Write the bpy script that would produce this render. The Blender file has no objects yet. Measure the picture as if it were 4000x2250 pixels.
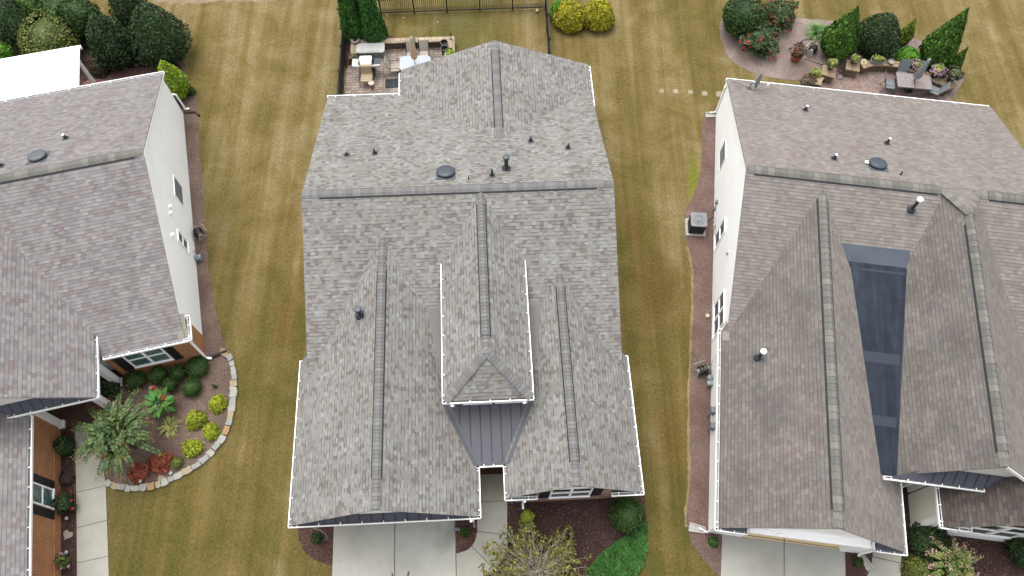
import bpy, math, random
import numpy as np
from mathutils import Vector
random.seed(11); rng = np.random.default_rng(11)
scn = bpy.context.scene
COL = scn.collection

# ------------------------------------------------------------------ camera
F, TH, RO, CAMH = 3047.0, 0.4420, -0.0206, 32.0          # focal length (px of a 4000 px frame), tilt from nadir, roll, height
_n = np.array([math.sin(TH)*math.sin(RO), math.sin(TH)*math.cos(RO), math.cos(TH)])
_up = -_n
_X = np.array([1.0, 0, 0]) - _up*_up[0]; _X /= np.linalg.norm(_X)
RC = np.array([_X, np.cross(_up, _X), _up])               # camera axes (right, down, forward) to world
cd = bpy.data.cameras.new("camera"); cam = bpy.data.objects.new("camera", cd); COL.objects.link(cam)
cd.sensor_width = 36.0; cd.lens = 36.0*F/4000.0; cd.clip_start = 0.5; cd.clip_end = 1500
_r, _d, _f = RC[:, 0], RC[:, 1], RC[:, 2]
from mathutils import Matrix
cam.matrix_world = Matrix(((_r[0], -_d[0], -_f[0], 0), (_r[1], -_d[1], -_f[1], 0), (_r[2], -_d[2], -_f[2], CAMH), (0, 0, 0, 1)))
scn.camera = cam

# ------------------------------------------------------------------ world, sun, exposure
SUN_EL, SUN_AZ = math.radians(72), math.radians(-30)       # azimuth measured from +Y towards +X
w = bpy.data.worlds.new("World"); scn.world = w; w.use_nodes = True
wt = w.node_tree; bg = wt.nodes["Background"]
sky = wt.nodes.new("ShaderNodeTexSky"); sky.sky_type = 'NISHITA'; sky.sun_disc = False
sky.sun_elevation = SUN_EL; sky.sun_rotation = SUN_AZ; sky.air_density = 1.5; sky.dust_density = 6.0; sky.ozone_density = 1.0
hs = wt.nodes.new("ShaderNodeHueSaturation"); hs.inputs['Saturation'].default_value = 0.22
wt.links.new(sky.outputs[0], hs.inputs['Color']); wt.links.new(hs.outputs[0], bg.inputs[0])
bg.inputs[1].default_value = 0.15
sl = bpy.data.lights.new("sun", 'SUN'); so = bpy.data.objects.new("sun", sl); COL.objects.link(so)
sl.energy = 0.6; sl.angle = math.radians(50); sl.color = (1.0, 0.985, 0.96)
so.rotation_euler = (math.pi/2 - SUN_EL, 0, math.pi - SUN_AZ)
_sd = Vector((math.sin(SUN_AZ)*math.cos(SUN_EL), math.cos(SUN_AZ)*math.cos(SUN_EL), math.sin(SUN_EL)))
so.rotation_euler = _sd.to_track_quat('Z', 'Y').to_euler()
scn.view_settings.view_transform = 'Standard'; scn.view_settings.look = 'None'
scn.view_settings.exposure = 1.30; scn.view_settings.gamma = 1.0

# ------------------------------------------------------------------ placing
def ray(u, v): return RC @ np.array([u-2000.0, v-1125.0, F])
def at(u, v, z=0.0):
    """the point at height z seen at photo position (u, v)"""
    d = ray(u, v); t = (z-CAMH)/d[2]
    return Vector((d[0]*t, d[1]*t, z))
def pxm(u, v):
    a = at(u, v); b = at(u+10, v); return 10/(b-a).length  # photo pixels per metre on the ground
def height_to(base, u, v):
    """height of the point above base that appears at (u, v)"""
    d = ray(u, v); d /= np.linalg.norm(d)
    o = np.array([0, 0, CAMH]); z = np.array([0, 0, 1.0]); b = np.array(base)
    w0 = b-o; bb = z @ d; return float((bb*(d @ w0) - z @ w0)/(1-bb*bb))
YAW = {'l': .2441, 'c': .0484, 'r': -.1273}
def HW(h, x, y, z=0.0):
    a = YAW[h]; c, s = math.cos(a), math.sin(a); return Vector((c*x-s*y, s*x+c*y, z))

# ------------------------------------------------------------------ mesh builder
class MB:
    def __init__(s): s.v = []; s.f = []; s.m = []
    def add(s, vs, fs, mi=0):
        o = len(s.v); s.v += [tuple(p) for p in vs]; s.f += [tuple(i+o for i in f) for f in fs]; s.m += [mi]*len(fs); return s
    def box(s, x0, x1, y0, y1, z0, z1, mi=0):
        vs = [(x, y, z) for z in (z0, z1) for y in (y0, y1) for x in (x0, x1)]
        return s.add(vs, [(0, 2, 3, 1), (4, 5, 7, 6), (0, 1, 5, 4), (2, 6, 7, 3), (0, 4, 6, 2), (1, 3, 7, 5)], mi)
    def hexa(s, vs, mi=0):
        return s.add(vs, [(0, 2, 3, 1), (4, 5, 7, 6), (0, 1, 5, 4), (2, 6, 7, 3), (0, 4, 6, 2), (1, 3, 7, 5)], mi)
    def obox(s, p0, p1, side, a, b, z0, z1, mi=0):
        """box along p0-p1, from a to b along the unit vector side, z0..z1 above the line"""
        p0, p1, side = Vector(p0), Vector(p1), Vector(side); Z = Vector((0, 0, 1))
        vs = [p+side*q+Z*z for z in (z0, z1) for q in (a, b) for p in (p0, p1)]
        return s.hexa(vs, mi)
    def poly(s, pts, mi=0): return s.add(pts, [tuple(range(len(pts)))], mi)
    def slab(s, pts, t, mi=0, ms=None):
        pts = [Vector(p) for p in pts]; n = len(pts)
        nn = Vector((0, 0, 0))
        for i in range(n): nn += pts[i].cross(pts[(i+1) % n])
        if nn.z < 0: pts.reverse()
        s.add(pts, [tuple(range(n))], mi)
        lo = [p-Vector((0, 0, t)) for p in pts]; ms = mi if ms is None else ms
        s.add(pts+lo, [(i, i+n, (i+1) % n+n, (i+1) % n) for i in range(n)]+[tuple(range(2*n-1, n-1, -1))], ms)
        return s
    def prism(s, prof, vec, mi=0):
        n = len(prof); vec = Vector(vec); a = [Vector(p) for p in prof]; b = [p+vec for p in a]
        return s.add(a+b, [tuple(range(n-1, -1, -1)), tuple(range(n, 2*n))]+[(i, (i+1) % n, (i+1) % n+n, i+n) for i in range(n)], mi)
    def tube(s, path, r, n=8, mi=0, cap=True):
        path = [Vector(p) for p in path]; rr = r if isinstance(r, (list, tuple)) else [r]*len(path); vs = []
        for i, p in enumerate(path):
            d = (path[min(i+1, len(path)-1)]-path[max(i-1, 0)]).normalized()
            a = d.cross(Vector((0, 0, 1))) if abs(d.z) < .95 else d.cross(Vector((1, 0, 0)))
            a.normalize(); b = d.cross(a)
            vs += [p+(a*math.cos(2*math.pi*k/n)+b*math.sin(2*math.pi*k/n))*rr[i] for k in range(n)]
        fs = [(i*n+k, i*n+(k+1) % n, (i+1)*n+(k+1) % n, (i+1)*n+k) for i in range(len(path)-1) for k in range(n)]
        if cap: fs += [tuple(range(n-1, -1, -1)), tuple(range((len(path)-1)*n, len(path)*n))]
        return s.add(vs, fs, mi)
    def lathe(s, prof, n=20, c=(0, 0, 0), mi=0, sx=1, sy=1, cap=True):
        c = Vector(c); vs = []
        for r, z in prof: vs += [c+Vector((r*sx*math.cos(2*math.pi*k/n), r*sy*math.sin(2*math.pi*k/n), z)) for k in range(n)]
        m = len(prof)
        fs = [(i*n+k, i*n+(k+1) % n, (i+1)*n+(k+1) % n, (i+1)*n+k) for i in range(m-1) for k in range(n)]
        if cap and prof[0][0] > 1e-4: fs.append(tuple(range(n-1, -1, -1)))
        if cap and prof[-1][0] > 1e-4: fs.append(tuple(range((m-1)*n, m*n)))
        return s.add(vs, fs, mi)
    def build(s, name, mats, parent=None, smooth=False, uv=True, bevel=0):
        me = bpy.data.meshes.new(name); me.from_pydata(s.v, [], s.f)
        mats = mats if isinstance(mats, (list, tuple)) else [mats]
        for m in mats: me.materials.append(m)
        if len(mats) > 1: me.polygons.foreach_set('material_index', s.m)
        if uv:
            L = me.uv_layers.new(name='UVMap'); data = np.zeros(len(me.loops)*2, np.float32)
            for p in me.polygons:
                n = p.normal
                if abs(n.z) > .985:
                    U, V = Vector((1, 0, 0)), Vector((0, 1, 0))
                else:
                    U = Vector((-n.y, n.x, 0)).normalized(); V = n.cross(U)
                for li in p.loop_indices:
                    co = me.vertices[me.loops[li].vertex_index].co
                    data[2*li] = co.dot(U); data[2*li+1] = co.dot(V)
            L.data.foreach_set('uv', data)
        if smooth: me.polygons.foreach_set('use_smooth', [True]*len(me.polygons))
        me.update(); o = bpy.data.objects.new(name, me); COL.objects.link(o)
        if parent: o.parent = parent
        if bevel:
            b = o.modifiers.new('bevel', 'BEVEL'); b.width = bevel; b.segments = 2; b.limit_method = 'ANGLE'
        return o
def tag(o, label=None, cat=None, group=None, kind=None):
    if label: o['label'] = label
    if cat: o['category'] = cat
    if group: o['group'] = group
    if kind: o['kind'] = kind
    return o
def thing(name, label, cat, loc=(0, 0, 0), rz=0.0, group=None):
    o = bpy.data.objects.new(name, None); COL.objects.link(o); o.empty_display_size = .3
    o.location = loc; o.rotation_euler = (0, 0, rz); return tag(o, label, cat, group)

# ------------------------------------------------------------------ materials
EXPO = 2.35                                                # brightness of a flat white surface in this light
def C8(r, g, b, k=1.0):
    """real surface colour behind an 8-bit colour seen in the photo's even light"""
    def l(c):
        c /= 255.0; return c/12.92 if c < .04045 else ((c+.055)/1.055)**2.4
    return tuple(min(.82, l(c)/EXPO*k) for c in (r, g, b))+(1.0,)
class NT:
    def __init__(s, name, rough=.8, spec=.3, metal=0.0):
        s.mat = bpy.data.materials.new(name); s.mat.use_nodes = True; s.t = s.mat.node_tree
        s.b = s.t.nodes['Principled BSDF']; s.b.inputs['Roughness'].default_value = rough
        s.b.inputs['Specular IOR Level'].default_value = spec; s.b.inputs['Metallic'].default_value = metal
    def n(s, typ, **kw):
        nd = s.t.nodes.new('ShaderNode'+typ); ins = kw.pop('ins', {})
        for k, v in kw.items(): setattr(nd, k, v)
        for k, v in ins.items():
            if hasattr(v, 'is_output') or isinstance(v, bpy.types.NodeSocket): s.t.links.new(v, nd.inputs[k])
            else: nd.inputs[k].default_value = v
        return nd
    def math(s, op, a, b=None, clamp=False):
        nd = s.t.nodes.new('ShaderNodeMath'); nd.operation = op; nd.use_clamp = clamp
        for i, v in enumerate((a, b)):
            if v is None: continue
            if isinstance(v, bpy.types.NodeSocket): s.t.links.new(v, nd.inputs[i])
            else: nd.inputs[i].default_value = v
        return nd.outputs[0]
    def mix(s, fac, a, b, mode='MIX'):
        nd = s.t.nodes.new('ShaderNodeMix'); nd.data_type = 'RGBA'; nd.blend_type = mode
        for key, v in ((0, fac), (6, a), (7, b)):
            if isinstance(v, bpy.types.NodeSocket): s.t.links.new(v, nd.inputs[key])
            else: nd.inputs[key].default_value = v
        return nd.outputs[2]
    def ramp(s, fac, stops, interp='LINEAR'):
        nd = s.t.nodes.new('ShaderNodeValToRGB'); cr = nd.color_ramp; cr.interpolation = interp
        while len(cr.elements) < len(stops): cr.elements.new(.5)
        for e, (p, c) in zip(cr.elements, stops): e.position = p; e.color = c if len(c) == 4 else tuple(c)+(1,)
        s.t.links.new(fac, nd.inputs[0]); return nd.outputs[0]
    def noise(s, vec, scale, detail=3, rough=.55, dist=0):
        return s.n('TexNoise', ins={'Vector': vec, 'Scale': scale, 'Detail': detail, 'Roughness': rough, 'Distortion': dist}).outputs[0]
    def pos(s): return s.n('NewGeometry').outputs['Position']
    def obj(s): return s.n('TexCoord').outputs['Object']
    def uv(s): return s.n('UVMap').outputs[0]
    def map(s, vec, sc=(1, 1, 1), rot=(0, 0, 0)):
        return s.n('Mapping', ins={'Vector': vec, 'Scale': sc, 'Rotation': rot}).outputs[0]
    def xyz(s, vec):
        o = s.n('SeparateXYZ', ins={0: vec}).outputs; return o[0], o[1], o[2]
    def comb(s, x, y, z=0.0):
        return s.n('CombineXYZ', ins={0: x, 1: y, 2: z}).outputs[0]
    def white(s, vec): return s.n('TexWhiteNoise', noise_dimensions='3D', ins={'Vector': vec}).outputs[0]
    def color(s, c):
        if isinstance(c, bpy.types.NodeSocket): s.t.links.new(c, s.b.inputs['Base Color'])
        else: s.b.inputs['Base Color'].default_value = c
        return s
    def bump(s, h, strength=.3, dist=.02):
        nd = s.n('Bump', ins={'Height': h, 'Strength': strength, 'Distance': dist}); s.t.links.new(nd.outputs[0], s.b.inputs['Normal']); return s
def plain(name, c, rough=.6, spec=.35, metal=0, var=.10, scale=6.0):
    m = NT(name, rough, spec, metal)
    if var: m.color(m.mix(1.0, c, m.ramp(m.noise(m.obj(), scale), [(.25, (1-var,)*3), (.75, (1+var*.6,)*3)]), 'MULTIPLY'))
    else: m.color(c)
    return m.mat
def shingles(name, pal, exposure=.143, tab=.15, line=.66, line_p=.5, slot=.0, stain=0.0, stain_c=(.07, .07, .075, 1)):
    m = NT(name, .95, .12); u, v, _ = m.xyz(m.uv())
    vv = m.math('DIVIDE', v, exposure); row = m.math('FLOOR', vv); fr = m.math('FRACT', vv)
    off = m.math('MULTIPLY', m.white(m.comb(row, 3.3, 1.0)), 9.0)
    wob = m.math('MULTIPLY', m.math('SUBTRACT', m.white(m.comb(row, m.math('FLOOR', m.math('MULTIPLY', u, 2.3)), 5.0)), .5), .12)
    uu = m.math('ADD', m.math('ADD', m.math('DIVIDE', u, tab), off), wob); cell = m.math('FLOOR', uu); fu = m.math('FRACT', uu)
    t = m.white(m.comb(cell, row, 0.0)); t2 = m.white(m.comb(cell, row, 7.0)); t3 = m.white(m.comb(cell, row, 13.0))
    stops = []; acc = 0.0; tot = sum(q for q, _ in pal)
    for q, c in pal: stops.append((acc/tot, c)); acc += q
    col = m.ramp(t, stops, 'CONSTANT')
    P = m.pos()
    col = m.mix(1.0, col, m.ramp(t2, [(0, (.92,)*3), (1, (1.07,)*3)]), 'MULTIPLY')
    col = m.mix(1.0, col, m.ramp(m.noise(P, 1.1, 4), [(.3, (.93, .925, .92)), (.7, (1.05, 1.05, 1.05))]), 'MULTIPLY')
    col = m.mix(1.0, col, m.ramp(m.noise(P, 55, 2), [(.3, (.88,)*3), (.7, (1.1,)*3)]), 'MULTIPLY')
    col = m.mix(1.0, col, m.ramp(m.noise(m.comb(m.math('MULTIPLY', u, 1.3), m.math('MULTIPLY', v, .16)), 1.0, 5, .65), [(.3, (.90, .90, .90)), (.7, (1.05, 1.05, 1.05))]), 'MULTIPLY')
    edge = m.math('MULTIPLY', m.math('GREATER_THAN', fr, .84), m.math('LESS_THAN', t3, line_p))  # shadow line under the course butts, painted into the shingle colour
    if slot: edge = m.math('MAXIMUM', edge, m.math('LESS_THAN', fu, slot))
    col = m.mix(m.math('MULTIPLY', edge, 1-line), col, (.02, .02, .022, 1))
    if stain:
        su, sv, _ = m.xyz(m.uv())
        st = m.noise(m.comb(m.math('MULTIPLY', su, .45), m.math('MULTIPLY', sv, .9)), 1.0, 5, .6)
        col = m.mix(m.math('MULTIPLY', m.ramp(st, [(.46, (0, 0, 0)), (.66, (1, 1, 1))]), stain), col, stain_c)
    m.color(col)
    m.bump(m.math('SUBTRACT', m.math('MULTIPLY', t3, .5), m.math('MULTIPLY', fr, .9)), .35, .012)
    return m.mat
def island(name, stops, rough=.6, spec=.25, nscale=2.0, nvar=.25, sub=0):
    m = NT(name, rough, spec); r = m.n('NewGeometry').outputs['Random Per Island']
    c = m.ramp(r, stops); c = m.mix(1.0, c, m.ramp(m.noise(m.pos(), nscale, 3), [(.3, (1-nvar,)*3), (.7, (1+nvar*.7,)*3)]), 'MULTIPLY')
    m.color(c)
    if sub: m.b.inputs['Subsurface Weight'].default_value = 0
    return m.mat
def leafmat(name, *cs, **k):
    n = len(cs); return island(name, [(i/max(1, n-1), c) for i, c in enumerate(cs)], rough=.62, spec=.22, **k)

M = {}
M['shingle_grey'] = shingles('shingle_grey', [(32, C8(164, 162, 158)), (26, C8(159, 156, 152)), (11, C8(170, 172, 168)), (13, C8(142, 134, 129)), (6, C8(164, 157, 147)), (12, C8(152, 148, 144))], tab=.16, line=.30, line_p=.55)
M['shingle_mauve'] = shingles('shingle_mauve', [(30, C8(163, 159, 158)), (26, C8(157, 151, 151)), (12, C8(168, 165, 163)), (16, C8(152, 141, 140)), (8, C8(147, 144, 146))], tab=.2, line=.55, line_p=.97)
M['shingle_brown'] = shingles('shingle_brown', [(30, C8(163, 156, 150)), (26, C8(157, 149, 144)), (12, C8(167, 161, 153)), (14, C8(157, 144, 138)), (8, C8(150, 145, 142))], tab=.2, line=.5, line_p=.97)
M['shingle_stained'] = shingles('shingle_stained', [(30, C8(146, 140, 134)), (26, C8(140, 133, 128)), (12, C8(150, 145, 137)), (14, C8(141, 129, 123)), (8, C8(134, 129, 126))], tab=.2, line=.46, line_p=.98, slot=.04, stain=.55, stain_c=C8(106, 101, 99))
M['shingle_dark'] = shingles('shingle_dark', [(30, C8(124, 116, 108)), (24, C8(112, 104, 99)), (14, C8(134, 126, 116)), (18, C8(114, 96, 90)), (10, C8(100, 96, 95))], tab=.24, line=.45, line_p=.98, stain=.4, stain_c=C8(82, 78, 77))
M['cap_grey'] = island('cap_grey', [(0, C8(134, 133, 132)), (.5, C8(144, 143, 142)), (1, C8(154, 153, 152))], .95, .1, 30, .08)
M['cap_green'] = island('cap_green', [(0, C8(126, 125, 119)), (.5, C8(138, 137, 130)), (1, C8(152, 150, 142))], .95, .1, 30, .08)
M['vent_black'] = plain('vent_black', (.016, .017, .019, 1), .6, .3, var=.2)
M['plastic_black'] = plain('plastic_black', (.022, .024, .028, 1), .45, .4, var=.15)
M['vent_grey'] = plain('vent_grey', C8(98, 106, 112), .5, .4, var=.12)
M['vent_blue'] = plain('vent_blue', C8(70, 80, 92), .45, .4, var=.15)
M['white'] = plain('white_trim', (.78, .78, .77, 1), .45, .4, var=.04)
M['white_dirty'] = plain('white_dirty', C8(232, 231, 226), .6, .3, var=.18, scale=3)
M['gutter_in'] = plain('gutter_inside', C8(168, 170, 170), .6, .3, var=.25, scale=5)
M['silver'] = plain('brushed_steel', (.55, .55, .56, 1), .3, .5, metal=.85, var=.1)
M['silver_bright'] = plain('polished_steel', (.72, .72, .72, 1), .4, .5, metal=.3, var=.06)
M['iron'] = plain('black_iron', (.012, .011, .011, 1), .5, .4, var=.2)
M['shutter'] = plain('black_shutter', (.010, .010, .011, 1), .5, .35, var=.15)
M['concrete_light'] = plain('pale_concrete', C8(205, 203, 192), .9, .15, var=.12)
M['terracotta'] = plain('terracotta', C8(190, 112, 82), .8, .2, var=.15)
M['wood_brown'] = plain('brown_wood', C8(110, 62, 40), .7, .2, var=.25, scale=10)
M['bark'] = plain('bark', C8(104, 88, 72), .9, .1, var=.3, scale=18)
M['twig'] = island('twig', [(0, C8(164, 152, 134, 1.4)), (1, C8(204, 196, 180, 1.5))], .85, .15, 8, .15)
M['soil'] = plain('potting_soil', C8(84, 58, 48), .95, .05, var=.4, scale=30)
M['hose_green'] = plain('green_hose', C8(120, 150, 110), .5, .4, var=.08)
M['hose_red'] = plain('red_hose', C8(120, 44, 52), .5, .4, var=.1)
M['hose_dark'] = plain('dark_hose', C8(58, 52, 46), .5, .4, var=.1)
M['beige_plastic'] = plain('beige_plastic', C8(196, 188, 176), .55, .35, var=.1)
M['grey_plastic'] = plain('grey_plastic', C8(150, 152, 156), .5, .4, var=.1)
M['meter_grey'] = plain('meter_grey', C8(150, 160, 162), .5, .4, var=.15)
M['pot_dark'] = plain('dark_pot', C8(50, 52, 56), .5, .4, var=.15)
M['pot_green'] = plain('green_pot', C8(74, 104, 84), .5, .4, var=.15)
M['pot_blue'] = plain('blue_grey_planter', C8(170, 184, 190), .5, .4, var=.1)
M['cushion'] = plain('tan_cushion', C8(208, 190, 156), .9, .1, var=.1, scale=20)
M['sling'] = plain('beige_sling', C8(206, 198, 184), .85, .15, var=.08, scale=30)
M['sling_grey'] = plain('grey_sling', C8(150, 158, 162), .8, .2, var=.1, scale=30)
M['frame_grey'] = plain('grey_frame', C8(96, 108, 114), .5, .4, var=.1)
M['umb_tan'] = plain('tan_canvas', C8(214, 188, 156, 1.25), .9, .1, var=.16, scale=14)
M['umb_grey'] = plain('grey_canvas', C8(156, 158, 162, 1.2), .9, .1, var=.2, scale=14)
M['pink'] = plain('pink_top', C8(232, 204, 196), .5, .3, var=.06)
M['cream'] = plain('cream_plastic', C8(240, 226, 180), .5, .3, var=.06)
M['rock'] = island('garden_rock', [(0, C8(168, 154, 126)), (1, C8(192, 178, 150))], .9, .1, 6, .25)
M['tile_grey'] = plain('grey_tile', C8(168, 156, 152), .6, .3, var=.14, scale=5)
M['heart_stone'] = plain('carved_stone', C8(178, 172, 158), .9, .1, var=.15, scale=14)
M['brown_drain'] = plain('brown_drain_pipe', C8(84, 66, 58), .6, .3, var=.2)
M['black_drain'] = plain('black_drain_pipe', C8(44, 42, 42), .55, .35, var=.2)
M['bronze'] = plain('bronze', C8(110, 74, 62), .4, .5, metal=.5, var=.2)
M['red_edge'] = plain('rusty_edging', C8(96, 48, 44), .8, .2, var=.2)
M['slate'] = plain('slate_floor', C8(104, 72, 62), .8, .25, var=.35, scale=2.2)
M['sand_apron'] = plain('stained_concrete', C8(236, 208, 160, 1.6), .9, .15, var=.12, scale=1.4)
g = NT('window_glass', .06, .5); g.color(g.mix(g.math('GREATER_THAN', g.noise(g.obj(), 1.6, 2), .5), C8(96, 128, 126), C8(124, 152, 148))); M['glass'] = g.mat
g = NT('window_screen', .5, .3); g.color(g.mix(g.noise(g.obj(), 2.4, 2), C8(96, 98, 108), C8(120, 122, 130))); M['screen'] = g.mat
g = NT('window_dark', .05, .5); g.color(g.mix(g.noise(g.obj(), 1.8, 3), C8(52, 70, 64), C8(88, 112, 100))); M['glass_dark'] = g.mat
g = NT('frosted_glass', .15, .5); g.color(g.mix(g.noise(g.obj(), 2.2, 2), C8(176, 186, 194), C8(206, 214, 220))); M['frost'] = g.mat

def siding(name, c, pitch=.115):
    m = NT(name, .55, .3); u, v, z = m.xyz(m.uv()); fr = m.math('FRACT', m.math('DIVIDE', v, pitch))
    seam = m.math('LESS_THAN', m.math('FRACT', m.math('ADD', m.math('DIVIDE', u, 3.66), m.math('MULTIPLY', m.white(m.comb(m.math('FLOOR', m.math('DIVIDE', v, pitch)), 1, 2)), 1))), .004)
    col = m.mix(m.math('MULTIPLY', m.math('MAXIMUM', m.math('LESS_THAN', fr, .10), seam), .24), c, (.12, .12, .12, 1))
    col = m.mix(1.0, col, m.ramp(m.noise(m.uv(), .8, 3), [(.3, (.95,)*3), (.7, (1.02,)*3)]), 'MULTIPLY')
    m.color(col); m.bump(fr, .35, .012); return m.mat
M['siding_grey'] = siding('siding_pale_grey', (.81, .82, .82, 1))
M['siding_white'] = siding('siding_white', (.82, .82, .81, 1))
M['siding_beige'] = siding('siding_beige', (.62, .585, .54, 1))
M['siding_cream'] = siding('siding_cream', (.76, .73, .62, 1))
def bricks(name, c1, c2, mort, bw=.2, bh=.067, ms=.011, vec='uv', rot=0.0, rough=.9, tint=.5, blot=.12):
    m = NT(name, rough, .15); v = m.uv() if vec == 'uv' else m.pos()
    if rot: v = m.map(v, (1, 1, 1), (0, 0, rot))
    b = m.n('TexBrick', offset=.5, ins={'Vector': v, 'Color1': c1, 'Color2': c2, 'Mortar': mort, 'Scale': 1.0, 'Mortar Size': ms, 'Mortar Smooth': .1, 'Bias': 0.0, 'Brick Width': bw, 'Row Height': bh})
    col = m.mix(1.0, b.outputs[0], m.ramp(m.noise(m.pos(), 1.7, 4), [(.3, (1-blot,)*3), (.7, (1+blot*.6,)*3)]), 'MULTIPLY')
    col = m.mix(1.0, col, m.ramp(m.noise(m.pos(), 26, 2), [(.3, (.88,)*3), (.7, (1.1,)*3)]), 'MULTIPLY')
    m.color(col); m.bump(m.math('SUBTRACT', 1.0, b.outputs[1]), .4, .01); return m.mat
M['brick'] = bricks('red_brown_brick', C8(178, 102, 60, 1.5), C8(150, 82, 54, 1.5), C8(214, 180, 136, 1.4))
M['brick_pink'] = bricks('pink_brown_brick', C8(190, 146, 126, 1.25), C8(164, 124, 110, 1.25), C8(204, 184, 164, 1.2))
M['wall_block'] = bricks('tumbled_wall_block', C8(150, 130, 112), C8(104, 88, 80), C8(52, 44, 40), .34, .15, .012, blot=.3)
M['cap_block'] = bricks('cap_block', C8(214, 196, 168), C8(190, 170, 150), C8(140, 122, 104), .32, .6, .012, blot=.12)
M['wall_block_tan'] = bricks('mossy_wall_block', C8(156, 138, 116), C8(126, 110, 94), C8(84, 70, 60), .38, .16, .01, blot=.25)
M['cap_block_tan'] = bricks('tan_cap_block', C8(190, 168, 138), C8(176, 150, 122), C8(130, 108, 88), .42, .9, .012, blot=.14)

def pavers(name, cs, mort, bw, bh, rot):
    m = NT(name, .85, .2); P = m.map(m.pos(), (1, 1, 1), (0, 0, rot)); x, y, z = m.xyz(P)
    # running rows with half offsets, each stone its own tone
    b = m.n('TexBrick', offset=.5, offset_frequency=2, squash=1.35, squash_frequency=2, ins={'Vector': P, 'Color1': (0, 0, 0, 1), 'Color2': (1, 1, 1, 1), 'Mortar': (.5, .5, .5, 1), 'Scale': 1.0, 'Mortar Size': .009, 'Mortar Smooth': .1, 'Bias': 0.0, 'Brick Width': bw, 'Row Height': bh})
    n = len(cs); col = m.ramp(b.outputs[0], [(i/(n-1), c) for i, c in enumerate(cs)])
    col = m.mix(b.outputs[1], col, mort)
    col = m.mix(1.0, col, m.ramp(m.noise(m.pos(), 1.2, 4), [(.3, (.8,)*3), (.7, (1.12,)*3)]), 'MULTIPLY')
    m.color(col); m.bump(m.math('SUBTRACT', 1.0, b.outputs[1]), .4, .01); return m.mat
M['pavers_tan'] = pavers('pavers_tan', [C8(166, 148, 136), C8(188, 170, 156), C8(204, 188, 174), C8(152, 136, 128)], C8(104, 88, 78), .24, .17, -.05)
M['pavers_mauve'] = pavers('pavers_mauve', [C8(176, 150, 140), C8(196, 170, 158), C8(156, 134, 130), C8(186, 164, 154)], C8(120, 102, 96), .21, .11, .9)
M['pavers_dark'] = pavers('pavers_dark', [C8(140, 102, 96), C8(158, 118, 110), C8(128, 96, 92)], C8(96, 72, 68), .2, .16, -.25)

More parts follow.
